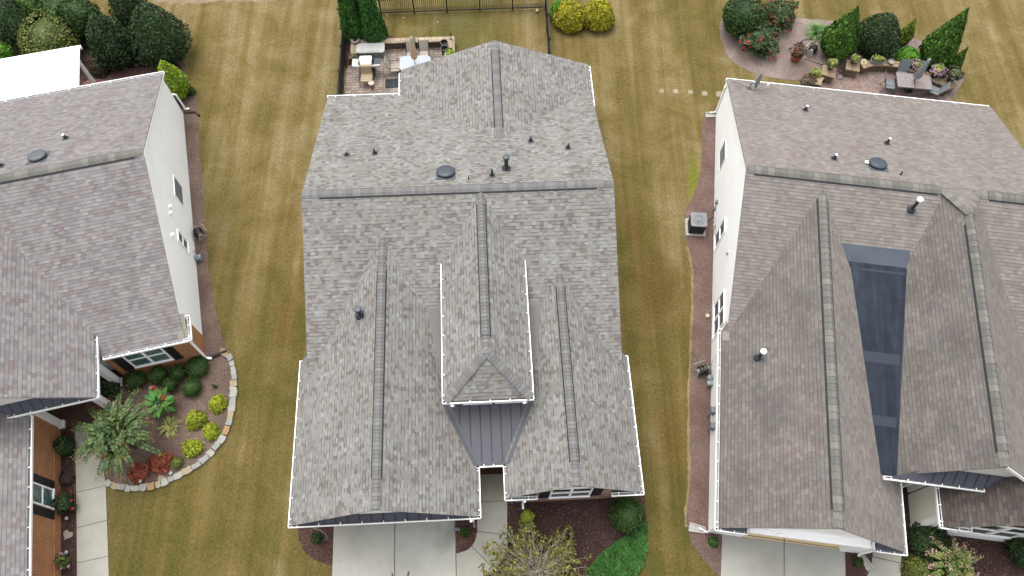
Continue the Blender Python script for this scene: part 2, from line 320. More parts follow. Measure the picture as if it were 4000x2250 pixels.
def lawn():
    m = NT('lawn', .95, .08); P = m.pos(); x, y, z = m.xyz(P)
    green, olive, tan, straw = C8(99, 101, 52), C8(122, 111, 60), C8(143, 126, 78), C8(168, 151, 111)
    big = m.noise(P, .11, 4, .6)
    streak = m.noise(m.map(P, (1.1, .07, 1), (0, 0, .03)), 1.0, 4, .55)          # mowing lanes
    lane = m.noise(m.map(P, (.42, .035, 1), (0, 0, .03)), 1.0, 2, .5)
    patch = m.noise(P, .55, 5, .65, .6)
    far = m.n('MapRange', ins={0: y, 1: 4.0, 2: 31.0, 3: 0.0, 4: 1.0}).outputs[0]
    t = m.math('ADD', m.math('ADD', m.math('MULTIPLY', big, .30), m.math('MULTIPLY', streak, .50)), m.math('ADD', m.math('ADD', m.math('MULTIPLY', patch, .44), .04), m.math('MULTIPLY', lane, .35)))
    t = m.math('ADD', t, m.math('MULTIPLY', m.math('SUBTRACT', far, .40), .10))
    col = m.ramp(t, [(.63, green), (.755, olive), (.87, tan), (1.0, straw)])
    pale = m.ramp(m.noise(m.map(P, (1.3, .6, 1)), 1.1, 5, .7), [(.66, (0, 0, 0)), (.78, (1, 1, 1))])
    col = m.mix(m.math('MULTIPLY', pale, .35), col, C8(176, 156, 116))
    # bright green strip where the side mulch drains, greener turf in the fenced yard
    for (u, v), r, c, k in (((2722, 742), 1.3, C8(150, 160, 54), .75), ((2715, 690), 1.2, C8(140, 146, 60), .5), ((1800, 110), 3.6, C8(104, 108, 56), .6), ((470, 1950), 3.2, C8(122, 112, 66), .5), ((1330, 250), 1.4, C8(104, 104, 44), .6), ((1060, 2120), 1.2, C8(112, 108, 56), .5), ((1100, 1500), 1.0, C8(104, 100, 46), .4), ((2560, 1150), 1.9, C8(128, 100, 58), .6), ((2480, 900), 1.5, C8(130, 102, 60), .5), ((2640, 1700), 1.6, C8(130, 104, 60), .5), ((1120, 1250), 1.4, C8(134, 106, 60), .5), ((1150, 800), 1.2, C8(132, 108, 60), .4)):
        g_ = at(u, v); d = m.n('VectorMath', operation='DISTANCE', ins={0: m.comb(m.math('MULTIPLY', x, 1.0 if r > 1.5 else 2.2), m.math('MULTIPLY', y, .55)), 1: (g_.x*(1.0 if r > 1.5 else 2.2), g_.y*.55, 0)}).outputs['Value']
        f = m.math('MULTIPLY', m.n('MapRange', interpolation_type='SMOOTHSTEP', ins={0: m.math('ADD', d, m.math('MULTIPLY', m.math('SUBTRACT', patch, .5), 1.2)), 1: r*1.0, 2: 0.0, 3: 0.0, 4: 1.0}).outputs[0], k); col = m.mix(f, col, c)
    thin = m.noise(m.map(P, (3.2, .10, 1), (0, 0, .03)), 1.0, 4, .6)
    col = m.mix(1.0, col, m.ramp(thin, [(.3, (.86, .87, .84)), (.7, (1.13, 1.11, 1.09))]), 'MULTIPLY')
    fine = m.noise(m.map(P, (1.25, .7, 1)), 11, 6, .78); f2 = m.noise(m.map(P, (1.4, .7, 1)), 38, 3, .75)
    col = m.mix(1.0, col, m.ramp(fine, [(.28, (.50, .52, .46)), (.5, (.98,)*3), (.72, (1.5, 1.45, 1.36))]), 'MULTIPLY')
    col = m.mix(1.0, col, m.ramp(f2, [(.3, (.70,)*3), (.7, (1.28,)*3)]), 'MULTIPLY')
    spk = m.ramp(m.noise(P, 5.0, 6, .8), [(.66, (0, 0, 0)), (.74, (1, 1, 1))])
    col = m.mix(m.math('MULTIPLY', spk, .32), col, C8(204, 186, 138))
    drk = m.ramp(m.noise(P, 3.2, 6, .8), [(.26, (1, 1, 1)), (.33, (0, 0, 0))])
    col = m.mix(m.math('MULTIPLY', drk, .4), col, C8(82, 70, 38))
    m.color(col); m.bump(m.math('ADD', fine, f2), .9, .04); return m.mat
M['lawn'] = lawn()
def mulch(name, dark, mid, chip, amt=.5, dry=0.0, dryc=None):
    m = NT(name, .95, .08); P = m.pos()
    v = m.n('TexVoronoi', feature='F1', ins={'Vector': m.map(P, (1, 1.6, 1)), 'Scale': 30.0, 'Randomness': 1.0}); r = m.xyz(v.outputs['Color'])[0]
    col = m.ramp(r, [(0, dark), (.5, mid), (.94, mid), (.985, chip), (1, chip)])
    col = m.mix(1.0, col, m.ramp(m.noise(P, 30, 4, .7), [(.3, (.68,)*3), (.7, (1.3,)*3)]), 'MULTIPLY')
    col = m.mix(1.0, col, m.ramp(m.noise(P, .9, 4, .6), [(.3, (.78,)*3), (.7, (1.2,)*3)]), 'MULTIPLY')
    if dry: col = m.mix(m.math('MULTIPLY', m.ramp(m.noise(P, .6, 4, .6), [(.42, (0, 0, 0)), (.62, (1, 1, 1))]), dry), col, dryc)
    m.color(col); m.bump(m.math('ADD', r, m.noise(P, 40, 3)), .7, .03); return m.mat
M['mulch_red'] = mulch('mulch_red_brown', C8(82, 60, 54), C8(109, 81, 73), C8(168, 140, 125))
M['mulch_dark'] = mulch('mulch_dark', C8(69, 53, 50), C8(92, 71, 66), C8(164, 143, 126))
M['mulch_pale'] = mulch('mulch_pale', C8(156, 135, 129), C8(184, 167, 159), C8(211, 196, 184), dry=.5, dryc=C8(133, 106, 98))
M['mulch_side'] = mulch('mulch_side', C8(127, 105, 97), C8(152, 128, 119), C8(197, 176, 162), dry=.4, dryc=C8(125, 92, 81))
M['mulch_grey'] = mulch('mulch_grey', C8(124, 105, 95), C8(152, 131, 118), C8(198, 178, 160), dry=.5, dryc=C8(109, 83, 77))
def concrete(name, c, warm, joint=None):
    m = NT(name, .9, .15); P = m.pos()
    col = m.mix(m.ramp(m.noise(P, .35, 5, .6), [(.35, (0, 0, 0)), (.65, (1, 1, 1))]), c, warm)
    col = m.mix(1.0, col, m.ramp(m.noise(P, 1.8, 5, .65), [(.3, (.91,)*3), (.7, (1.05,)*3)]), 'MULTIPLY')
    col = m.mix(1.0, col, m.ramp(m.noise(P, 40, 2), [(.3, (.95,)*3), (.7, (1.04,)*3)]), 'MULTIPLY')
    sp = m.ramp(m.noise(P, 1.3, 3), [(.70, (0, 0, 0)), (.8, (1, 1, 1))])
    col = m.mix(m.math('MULTIPLY', sp, .4), col, C8(146, 144, 134))
    for (u, v), r, k in (((1752, 2095), .9, .35), ((1560, 2225), 1.3, .14), ((1390, 2110), 1.0, .10), ((3010, 2230), 1.2, .18), ((3180, 2235), 1.1, .16)):
        g_ = at(u, v); d = m.n('VectorMath', operation='DISTANCE', ins={0: P, 1: (g_.x, g_.y, 0)}).outputs['Value']
        f = m.n('MapRange', interpolation_type='SMOOTHSTEP', ins={0: m.math('ADD', d, m.math('MULTIPLY', m.math('SUBTRACT', m.noise(P, 2.2, 4), .5), 1.1)), 1: r, 2: 0.0, 3: 0.0, 4: k}).outputs[0]; col = m.mix(f, col, C8(96, 96, 90))
    m.color(col); return m.mat
M['concrete'] = concrete('driveway_concrete', C8(199, 200, 191), C8(206, 202, 190))
M['walk'] = concrete('walk_concrete', C8(196, 193, 182), C8(186, 184, 172))
M['walk_moss'] = concrete('porch_concrete', C8(176, 174, 154), C8(200, 196, 178))
M['joint'] = plain('dark_joint', C8(120, 116, 108), .95, .05, var=.2)
def metalroof(name, c1, c2):
    m = NT(name, .75, .18); col = m.mix(m.noise(m.obj(), 1.2, 3), c1, c2)
    col = m.mix(1.0, col, m.ramp(m.noise(m.obj(), 40, 2), [(.3, (.94,)*3), (.7, (1.05,)*3)]), 'MULTIPLY'); m.color(col); return m.mat
M['metal_roof'] = metalroof('dark_seam_metal', C8(110, 112, 119), C8(122, 124, 130))
M['seam'] = metalroof('metal_seam', C8(74, 76, 84), C8(84, 86, 94))
M['metal_roof_dark'] = metalroof('slate_seam_metal', C8(98, 100, 112), C8(110, 112, 124))
M['membrane'] = metalroof('grey_membrane', C8(134, 130, 128), C8(146, 142, 139))
M['patch'] = metalroof('weathered_patch', C8(160, 156, 144), C8(176, 172, 158))
def memb_dark():
    m = NT('dark_membrane', .85, .12); u, v, _ = m.xyz(m.uv())
    s1 = m.noise(m.comb(m.math('MULTIPLY', u, 2.6), m.math('MULTIPLY', v, .30)), 1.0, 4, .6)
    col = m.ramp(s1, [(.3, C8(42, 49, 60)), (.5, C8(55, 63, 75)), (.62, C8(62, 70, 82)), (.78, C8(94, 102, 114))])
    col = m.mix(1.0, col, m.ramp(m.noise(m.pos(), 2.2, 4), [(.3, (.85,)*3), (.7, (1.12,)*3)]), 'MULTIPLY'); m.color(col); return m.mat
M['membrane_dark'] = memb_dark()
M['membrane_band'] = metalroof('pale_membrane_band', C8(86, 94, 106), C8(110, 118, 130))
M['membrane_lap'] = metalroof('lapped_membrane', C8(58, 66, 78), C8(72, 80, 92))
g = NT('rusty_ledge', .6, .3); g.color(g.mix(g.ramp(g.noise(g.map(g.pos(), (.8, 3, 1)), 2.2, 5, .7), [(.58, (0, 0, 0)), (.72, (1, 1, 1))]), (.76, .755, .74, 1), C8(186, 170, 160))); M['ledge'] = g.mat
g = NT('door_mat', .95, .05); g.color(g.mix(g.ramp(g.noise(g.pos(), 16, 3, .6, 1.2), [(.50, (0, 0, 0)), (.55, (1, 1, 1))]), C8(44, 46, 50), C8(104, 112, 112))); M['mat'] = g.mat
def pan():
    m = NT('white_pan', .5, .3); m.color((.44, .44, .44, 1)); return m.mat
M['pan'] = pan(); M['pan_rib'] = plain('pan_groove', (.36, .36, .37, 1), .6, .2, var=.1)

# ------------------------------------------------------------------ house pieces
def ridge_cap(parent, p0, p1, m0, m1, name='ridge_cap', mat='cap_grey', hw=.155, step=.142, raise_=.035, vent=None):
    """cap shingles along p0-p1; m0/m1 rise per run of the slopes to the left/right; vent=(t0,t1) fractions with a black ridge vent below"""
    p0, p1 = Vector(p0), Vector(p1); d = p1-p0; L = d.length; d.normalize()
    dh = Vector((d.x, d.y, 0)).normalized(); sd = Vector((-dh.y, dh.x, 0)); n = max(1, int(L/step)); mb = MB(); vb = MB()
    Z = Vector((0, 0, 1)); a, b = sd*hw-Z*hw*m0, -sd*hw-Z*hw*m1
    ca, cb = sd*hw*.35-Z*hw*m0*.22, -sd*hw*.35-Z*hw*m1*.22
    for k in range(n):
        s0 = L*k/n; s1 = min(L, L*(k+1)/n+.02); t = (s0+s1)/2/L; base = .012
        if vent and vent[0] <= t <= vent[1]: base = raise_
        q0 = p0+d*s0+Z*(base+.020); q1 = p0+d*s1+Z*base
        A = [q0+a, q0+ca, q0+cb, q0+b]; B = [q1+a, q1+ca, q1+cb, q1+b]
        lo = [p-Z*.018 for p in A]; lo2 = [p-Z*.012 for p in B]
        mb.add(A+B+lo+lo2, [(0, 4, 5, 1), (1, 5, 6, 2), (2, 6, 7, 3), (0, 1, 9, 8), (1, 2, 10, 9), (2, 3, 11, 10), (4, 12, 13, 5), (5, 13, 14, 6), (6, 14, 15, 7), (0, 8, 12, 4), (3, 7, 15, 11)])
    o = mb.build(name, M[mat], parent, uv=False)
    if vent:
        q0, q1 = p0+d*L*vent[0], p0+d*L*vent[1]; e = 1.26
        for s in (a, b):
            w_ = (s*e)
            vs = [q0+w_*.80, q1+w_*.80, q0+w_, q1+w_, q0+w_*.80+Z*(raise_-.004), q1+w_*.80+Z*(raise_-.004), q0+w_+Z*(raise_-.012), q1+w_+Z*(raise_-.012)]
            vb.hexa(vs)
        vb.build('vent_edge', M['vent_black'], o, uv=False)
    return o
def gutter(parent, p0, p1, inward, mat='white', gap=.75, ends=(1, 1), inside='gutter_in', name='gutter', phase=.4):
    """white trough; p0-p1 is the outer lip, inward points to the house"""
    mb = MB(); p0, p1 = Vector(p0), Vector(p1); i = Vector(inward).normalized(); W = .13
    mb.obox(p0, p1, i, 0, .030, -.125, 0, 0); mb.obox(p0, p1, i, W-.012, W, -.125, -.006, 0)
    mb.obox(p0, p1, i, .030, W-.012, -.125, -.112, 0)
    d = (p1-p0); L = d.length; d.normalize()
    mb.obox(p0+d*.006, p1-d*.006, i, .032, W-.014, -.112, -.09, 1)
    for e, p, s in ((ends[0], p0, 1), (ends[1], p1, -1)):
        if e: mb.obox(p, p+d*s*.02, i, .030, W-.012, -.112, -.002, 0)
    s = gap*phase
    while s < L-.1:
        mb.obox(p0+d*s, p0+d*(s+.03), i, .030, W+.02, -.016, -.003, 0); s += gap
    return mb.build(name, [M['white'], M[inside]], parent, uv=False)
def window(parent, axis, c, out, a0, a1, z0, z1, cols=1, rows=2, split=None, glass='glass', low='screen', fw=.06, muntin=False):
    """axis 'x': wall in the plane x=c, window spans y a0..a1; axis 'y': plane y=c, spans x. out = +1/-1 outward sign"""
    fb, pb, sb = MB(), MB(), MB()
    def bx(mb, q0, q1, w0, w1, d0, d1):
        lo, hi = sorted((c+out*d0, c+out*d1))
        if axis == 'x': mb.box(lo, hi, q0, q1, w0, w1)
        else: mb.box(q0, q1, lo, hi, w0, w1)
    D = .055
    bx(fb, a0, a0+fw, z0, z1, 0, D); bx(fb, a1-fw, a1, z0, z1, 0, D)
    bx(fb, a0+fw, a1-fw, z1-fw, z1, 0, D); bx(fb, a0-.02, a1+.02, z0-.03, z0+fw, 0, D+.02)
    cw = (a1-a0-2*fw)/cols; zm = (z0+z1)/2
    for k in range(1, cols): bx(fb, a0+fw+cw*k-.05, a0+fw+cw*k+.05, z0+fw, z1-fw, 0, D-.003)
    for k in range(cols):
        q0, q1 = a0+fw+cw*k+(.05 if k else 0), a0+fw+cw*(k+1)-(.05 if k < cols-1 else 0)
        bx(fb, q0, q1, zm-.025, zm+.025, 0, D-.006)
        if muntin:
            for t in (1/3, 2/3): bx(fb, q0+(q1-q0)*t-.008, q0+(q1-q0)*t+.008, z0+fw, z1-fw, 0, .022)
            for zz in (z0+fw+(zm-z0-fw)/2, zm+(z1-fw-zm)/2): bx(fb, q0, q1, zz-.008, zz+.008, 0, .0215)
    bx(pb, a0+fw, a1-fw, zm, z1-fw, 0.004, .016); bx(sb, a0+fw, a1-fw, z0+fw, zm, 0.004, .014)
    f = fb.build('window', M['white'], parent); pb.build('pane', M[glass], f); sb.build('pane', M[low], f)
    return f
def shutter(parent, axis, c, out, a0, a1, z0, z1):
    mb = MB()
    def bx(q0, q1, w0, w1, d0, d1):
        lo, hi = sorted((c+out*d0, c+out*d1))
        if axis == 'x': mb.box(lo, hi, q0, q1, w0, w1)
        else: mb.box(q0, q1, lo, hi, w0, w1)
    bx(a0, a1, z0, z1, 0, .03)
    zm = z0+(z1-z0)*.48
    for w0, w1 in ((z0+.07, zm-.035), (zm+.035, z1-.07)): bx(a0+.06, a1-.06, w0, w1, .03, .042)
    return mb.build('shutter', M['shutter'], parent)
def louvre(parent, axis, c, out, a0, a1, z0, z1):
    """gable louvre: frame and slats"""
    fb, sb = MB(), MB()
    def bx(mb, q0, q1, w0, w1, d0, d1):
        lo, hi = sorted((c+out*d0, c+out*d1))
        if axis == 'x': mb.box(lo, hi, q0, q1, w0, w1)
        else: mb.box(q0, q1, lo, hi, w0, w1)
    bx(fb, a0, a0+.03, z0, z1, 0, .03); bx(fb, a1-.03, a1, z0, z1, 0, .03); bx(fb, a0+.03, a1-.03, z0, z0+.03, 0, .03); bx(fb, a0+.03, a1-.03, z1-.03, z1, 0, .03)
    n = 7
    for k in range(n):
        w = z0+.03+(z1-z0-.06)*k/n; bx(sb, a0+.03, a1-.03, w, w+(z1-z0-.06)/n*.72, .004, .02)
    for k in range(1, 5):
        q = a0+(a1-a0)*k/5; bx(sb, q-.012, q+.012, z0+.03, z1-.03, .003, .024)
    bb = MB(); bx(bb, a0+.03, a1-.03, z0+.03, z1-.03, .0, .004)
    f = fb.build('gable_louvre', M['white'], parent); sb.build('slats', M['louvre'], f); bb.build('backing', M['screen'], f)
M['well_grey'] = plain('well_grey', C8(160, 168, 172), .6, .3, var=.1)
M['louvre'] = plain('grey_louvre', C8(158, 160, 164), .6, .3, var=.12)
def gable_block(mb, ax, r0, r1, c0, cm, c1, z0, ze0, zr, ze1, mi=0):
    """pentagon prism; ax = ridge axis, r0..r1 along it, c0/cm/c1 across"""
    prof = [(c0, z0), (c1, z0), (c1, ze1), (cm, zr), (c0, ze0)]
    if ax == 'x': mb.prism([(r0, c, z) for c, z in prof], (r1-r0, 0, 0), mi)
    else: mb.prism([(c, r0, z) for c, z in prof][::-1], (0, r1-r0, 0), mi)
def pipe_vent(parent, p, h, r=.05, name='vent_pipe', lead=False, big=False, flange=True, nrm=(0, 0), mat='plastic_black', top='plastic_black', fl='vent_grey'):
    """plumbing vent: flashing plate on the slope, collar, pipe"""
    p = Vector(p); mb = MB(); sx, sy = nrm                        # dz/dx, dz/dy of the roof there
    def on(x, y, dz): return (p.x+x, p.y+y, p.z+sx*x+sy*y+dz)
    if flange:
        q = .13 if not big else .17
        mb.slab([on(-q, -q, .02), on(q, -q, .02), on(q, q, .02), on(-q, q, .02)], .018)
    mb.m = [1]*len(mb.f)
    mb.lathe([(r*2.3, -.03), (r*2.0, .05), (r*1.25, .12), (r*1.25, .14)], 14, p)
    mb.lathe([(r, .0), (r, h), (r*.8, h), (r*.8, h-.04)], 14, p)
    o = mb.build(name, [M[mat], M[fl]], parent, smooth=False, uv=False)
    if big:
        cb = MB(); cb.lathe([(r*1.1, h-.05), (r*1.6, h-.03), (r*1.7, h), (r*1.7, h+.05), (r*1.45, h+.075), (0.001, h+.09)], 18, p)
        cb.build('rain_cap', M[top], o, uv=False)
    elif top != mat:
        cb = MB(); cb.lathe([(r*.99, h-.02), (r*1.06, h-.02), (r*1.06, h+.012), (.001, h+.014)], 14, p); cb.build('pipe_end', M[top], o, uv=False)
    return o
def dome_vent(parent, p, slope_y, mat, r=.37):
    p = Vector(p); a = math.atan(slope_y); mb = MB()
    prof = [(r*.55, 0.0), (r*.55, .10), (r, .10), (r*1.0, .135), (r*.93, .17), (r*.62, .205), (.001, .22)]
    mb.lathe(prof, 28); R = Matrix.Rotation(a*.75, 3, 'X')
    mb.v = [tuple(R @ Vector(v)+p) for v in mb.v]
    fl = MB(); fl.slab([(p.x+x, p.y+y, p.z+slope_y*y+.016) for x, y in ((-r*1.05, -r*1.05), (r*1.05, -r*1.05), (r*1.05, r*1.05), (-r*1.05, r*1.05))], .014)
    o = mb.build('attic_fan', M[mat], parent, smooth=False, uv=False); fl.build('flashing', M['vent_grey'], o, uv=False); return o
def rake(parent, p0, p1, vec, drop=.09, gap=.06):
    mb = MB(); p0, p1 = Vector(p0), Vector(p1); a, b = Vector((0, 0, gap)), Vector((0, 0, gap+drop)); mb.prism([p0-a, p1-a, p1-b, p0-b], vec); return mb.build('rake_board', M['white'], parent)

# ------------------------------------------------------------------ setting: lawn and hard surfaces
def smooth_line(pts, n=5, closed=False):
    P = [Vector(p) for p in pts]; out = []
    N = len(P)
    for i in range(N if closed else N-1):
        p0, p1, p2, p3 = P[(i-1) % N if closed else max(i-1, 0)], P[i], P[(i+1) % N], P[(i+2) % N if closed else min(i+2, N-1)]
        for k in range(n):
            t = k/n; out.append(.5*((2*p1)+(p2-p0)*t+(2*p0-5*p1+4*p2-p3)*t*t+(3*p1-p0-3*p2+p3)*t**3))
    if not closed: out.append(P[-1])
    return out
def rough_edge(pts, amp=.03):
    out = []; N = len(pts)
    for i in range(N):
        a, b = pts[i], pts[(i+1) % N]; L = (b-a).length; k = max(1, min(60, int(L/.16)))
        for j in range(k):
            p = a.lerp(b, j/k); out.append(p+Vector((random.uniform(-amp, amp), random.uniform(-amp, amp), 0)))
    return out
def sheet(name, px, z, mat, curve=(), rough=0, world=None):
    """flat ground sheet; px photo positions on the ground"""
    pts = [at(u, v) for u, v in px] if world is None else [Vector(p) for p in world]
    if rough: pts = rough_edge(pts, rough)
    mb = MB(); mb.poly([(p.x, p.y, 0) for p in pts]); o = mb.build(name, mat, uv=False)
    o.data.polygons[0].normal
    if o.data.polygons[0].normal.z < 0: o.data.flip_normals()
    o.location = (0, 0, z); tag(o, kind='structure'); return o
mb = MB(); mb.poly([(-160, -160, 0), (160, -160, 0), (160, 160, 0), (-160, 160, 0)]); tag(mb.build('lawn', M['lawn'], uv=False), kind='structure')
def sm(px, n=4): return [(p.x, p.y) for p in smooth_line([(u, v, 0) for u, v in px], n)]
# left lot
left_side = sm([(700, 150), (717, 233), (735, 315), (768, 373), (775, 450), (778, 518), (787, 700), (792, 750), (802, 905), (813, 1030), (828, 1138), (849, 1242), (870, 1319), (893, 1372)])
sheet('mulch_bed', [(-420, 250), (-60, 120), (250, 60), (520, 70)]+left_side+[(800, 1400), (700, 1250), (650, 440), (-420, 520)], .008, M['mulch_grey'], rough=.035)
sheet('mulch_bed', sm([(240, 420), (250, 330), (330, 240), (560, 225), (690, 245), (712, 300)])+[(712, 430), (400, 470)], .014, M['mulch_dark'], rough=.03)
stone_line = [(414, 1878), (440, 1893), (480, 1904), (536, 1908), (606, 1898), (668, 1873), (730, 1842), (784, 1809), (831, 1764), (868, 1716), (895, 1656), (908, 1592), (914, 1530), (916, 1475), (908, 1428), (893, 1392), (872, 1378)]
bed = sm(stone_line)
sheet('garden_bed', bed+[(812, 1400), (600, 1380), (360, 1440), (345, 1655), (395, 1780)], .012, M['mulch_grey'])
sheet('mulch_strip', [(160, 1640), (285, 1640), (299, 2320), (160, 2320)], .010, M['mulch_dark'], rough=.02)
sheet('patio', sm([(250, 390), (330, 322), (391, 293), (489, 271), (590, 262), (660, 268)])+[(700, 400), (300, 460)], .022, M['pavers_dark'])
sheet('walkway', [(291, 1660), (345, 1655), (395, 1780), (414, 1888), (429, 2330), (300, 2330)], .030, M['walk'])
mb = MB()
for a, b in (((292, 1795), (331, 1785)), ((296, 1924), (414, 1898)), ((299, 2063), (421, 2032)), ((300, 2200), (427, 2172))):
    p, q = at(*a), at(*b); d = (q-p).normalized(); s = Vector((-d.y, d.x, 0)); mb.slab([p-s*.012, q-s*.012, q+s*.012, p+s*.012], .002)
o = mb.build('walkway_joint', M['joint'], uv=False); o.location.z = .036; tag(o, kind='structure')
tb = MB(); tb.tube([at(290, 1665, .03), at(296, 1950, .03), at(299, 2280, .03)], .022, 6)
tag(tb.build('bed_edging', M['red_edge'], uv=False), 'thin rusty edging strip between brick house mulch and the concrete path', 'edging')
sheet('porch_floor', None, .05, M['slate'], world=[HW('l', -15.9, 12.75), HW('l', -13.3, 12.75), HW('l', -13.3, 15.2), HW('l', -15.9, 15.2)])
# middle lot
sheet('driveway', [(1306, 2000), (1777, 2000), (1782, 2360), (1295, 2360)], .026, M['concrete'])
sheet('walkway', [(1864, 1800), (1981, 1800), (1981, 2130)]+sm([(1981, 2130), (1960, 2192), (1905, 2245), (1830, 2300)])+[(1786, 2360), (1782, 2161)]+sm([(1782, 2161), (1828, 2147), (1854, 2116), (1864, 2075)])+[(1863, 2000)], .031, M['walk'])
sheet('porch_floor', [(1850, 1700), (1990, 1700), (1981, 1852), (1870, 1855)], .060, M['slate'])
sheet('porch_floor', [(1850, 1852), (1982, 1850), (1980, 1957), (1850, 1961)], .036, M['walk_moss'])
mb = MB()
for a, b in (((1542.5, 2030), (1541, 2340)), ((1779, 2020), (1784, 2340)), ((1878, 1962), (1981, 1957)), ((1864, 2076), (1981, 2090)), ((1842, 2134), (1912, 2205))):
    p, q = at(*a), at(*b); d = (q-p).normalized(); s = Vector((-d.y, d.x, 0)); mb.slab([p-s*.013, q-s*.013, q+s*.013, p+s*.013], .002)
o = mb.build('concrete_joint', M['joint'], uv=False); o.location.z = .040; tag(o, kind='structure')
sheet('mulch_bed', sm([(1160, 2040), (1166, 2090), (1180, 2135), (1202, 2168), (1248, 2196), (1299, 2206)])+[(1308, 2000), (1160, 2000)], .010, M['mulch_red'], rough=.03)
sheet('mulch_bed', [(1776, 2010), (1865, 2010)]+sm([(1864, 2075), (1854, 2116), (1828, 2147), (1780, 2163)]), .036, M['mulch_red'], rough=.012)
sheet('mulch_bed', [(1979, 1930), (2515, 1900), (2526, 2060)]+sm([(2526, 2110), (2515, 2190), (2480, 2260), (2440, 2360)])+[(1780, 2360)]+sm([(1830, 2300), (1905, 2245), (1960, 2192), (1981, 2130)]), .009, M['mulch_dark'], rough=.02)
PC = lambda x, y, z=0: HW('c', x, y, z)
sheet('patio', None, .024, M['pavers_tan'], world=smooth_line([PC(-6.72, 28.6), PC(-6.9, 28.3), PC(-7.05, 27.9), PC(-7.09, 27.3), PC(-7.06, 26.3)], 4)+[PC(-7.05, 23), PC(1.0, 23), PC(1.0, 25.4), PC(-1.4, 26), PC(-1.4, 29.5), PC(-6.6, 29.5)])
sheet('mulch_strip', None, .010, M['mulch_red'], world=[PC(-7.16, 28.2), PC(-6.7, 28.2), PC(-6.6, 29.5), PC(-5.0, 29.5), PC(-4.6, 30.2), PC(-5.6, 30.9), PC(-7.1, 31.2)])
# right lot
rs = sm([(2752, 448), (2742, 500), (2741, 621), (2730, 699), (2716, 750), (2688, 807), (2675, 869), (2678, 931), (2696, 993), (2709, 1060), (2709, 1164), (2706, 1268), (2701, 1371), (2694, 1500), (2695, 1862), (2682, 2017), (2692, 2085), (2721, 2152), (2799, 2240), (2818, 2262)])
M['straw2'] = mulch('bare_soil', C8(164, 142, 118), C8(182, 160, 134), C8(200, 182, 156))
M['straw'] = mulch('dry_straw', C8(158, 138, 98), C8(176, 158, 116), C8(206, 190, 150))
_e = [p for p in rs if 960 < p[1] < 2060]
sheet('dry_edge', [(u-9, v) for u, v in _e]+[(u+5, v) for u, v in _e[::-1]], .006, M['straw'], rough=.05)
sheet('mulch_bed', [(2800, 440)]+rs+[(2822, 2000), (2850, 2000), (2850, 440)], .010, M['mulch_side'], rough=.03)
back = sm([(2811, 93), (2812, 130), (2824, 171), (2850, 228), (2907, 269), (2980, 295), (3062, 311), (3140, 313), (3215, 318)])
sheet('garden_bed', back+[(3700, 420)]+sm([(3770, 300), (3745, 276), (3704, 235), (3640, 197), (3590, 157), (3502, 122), (3350, 95), (3243, 80), (3104, 70), (2990, 35), (2880, 20), (2830, 50)]), .010, M['mulch_pale'], rough=.04)
sheet('patio', sm([(3170, 380), (3185, 330), (3215, 308), (3300, 288), (3400, 270), (3530, 282), (3640, 318), (3700, 368), (3725, 400)])+[(3760, 520), (3150, 480)], .022, M['pavers_mauve'])
sheet('driveway', [(2822, 2040), (3298, 2110), (3305, 2360), (2812, 2360)], .026, M['concrete'])
sheet('driveway_apron', None, .031, M['sand_apron'], world=[HW('r', 8.7, 5.46), HW('r', 12.6, 5.46), HW('r', 12.6, 5.9), HW('r', 8.7, 5.9)])
sheet('walkway', [(3404, 2120), (3521, 2130), (3514, 2360), (3350, 2360), (3385, 2252)]+sm([(3385, 2252), (3402, 2207), (3408, 2158)]), .030, M['walk'])
sheet('mulch_bed', [(3297, 2120), (3408, 2120), (3408, 2158)]+sm([(3408, 2158), (3402, 2207), (3385, 2252), (3350, 2360)])+[(3304, 2360)], .014, M['mulch_red'])
sheet('mulch_bed', [(3520, 1850), (4300, 1850), (4300, 2360), (3513, 2360)], .009, M['mulch_dark'])
mb = MB()
for a, b in (((3062, 2082), (3062, 2340)), ((2918, 2092), (3298, 2145)), ((3402, 2174), (3516, 2200))):
    p, q = at(*a), at(*b); d = (q-p).normalized(); s = Vector((-d.y, d.x, 0)); mb.slab([p-s*.013, q-s*.013, q+s*.013, p+s*.013], .002)
o = mb.build('concrete_joint', M['joint'], uv=False); o.location.z = .040; tag(o, kind='structure')

sheet('bare_soil', sm([(560, -60), (780, -70), (1000, -60), (1120, -20), (1060, 6), (860, 8), (700, 14), (600, 6)]), .005, M['straw2'], rough=.12)
# ------------------------------------------------------------------ middle house
def house(h, label, bx, by):
    o = thing('house', label, 'house', (0, 0, 0), YAW[h]); return o
H = house('c', 'middle house with grey shingle roof, central hipped tower and dark metal porch roof', 0, 0)
S, ZR, RY = .4276, 5.9, 16.75
mz = lambda y: ZR-S*abs(RY-y)
mb = MB()
mb.slab([(-7.2, RY, ZR), (5.08, RY, ZR), (5.08, 24.02, mz(24.02)), (-7.2, 24.02, mz(24.02))], .07)
mb.slab([(-7.2, RY, ZR), (-7.2, 9.6, mz(9.6)), (5.08, 9.6, mz(9.6)), (5.08, RY, ZR)], .07)
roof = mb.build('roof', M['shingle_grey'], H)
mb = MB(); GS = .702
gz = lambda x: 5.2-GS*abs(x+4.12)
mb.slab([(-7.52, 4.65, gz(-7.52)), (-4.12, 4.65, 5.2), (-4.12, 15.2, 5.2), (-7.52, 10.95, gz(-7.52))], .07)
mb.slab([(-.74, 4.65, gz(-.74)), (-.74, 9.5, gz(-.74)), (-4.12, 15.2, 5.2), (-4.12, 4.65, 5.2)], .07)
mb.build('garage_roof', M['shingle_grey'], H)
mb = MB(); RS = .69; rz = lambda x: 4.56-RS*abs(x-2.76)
mb.slab([(.34, 5.25, rz(.34)), (2.76, 5.25, 4.56), (2.76, 13.66, 4.56), (.34, 9.7, rz(.34))], .07)
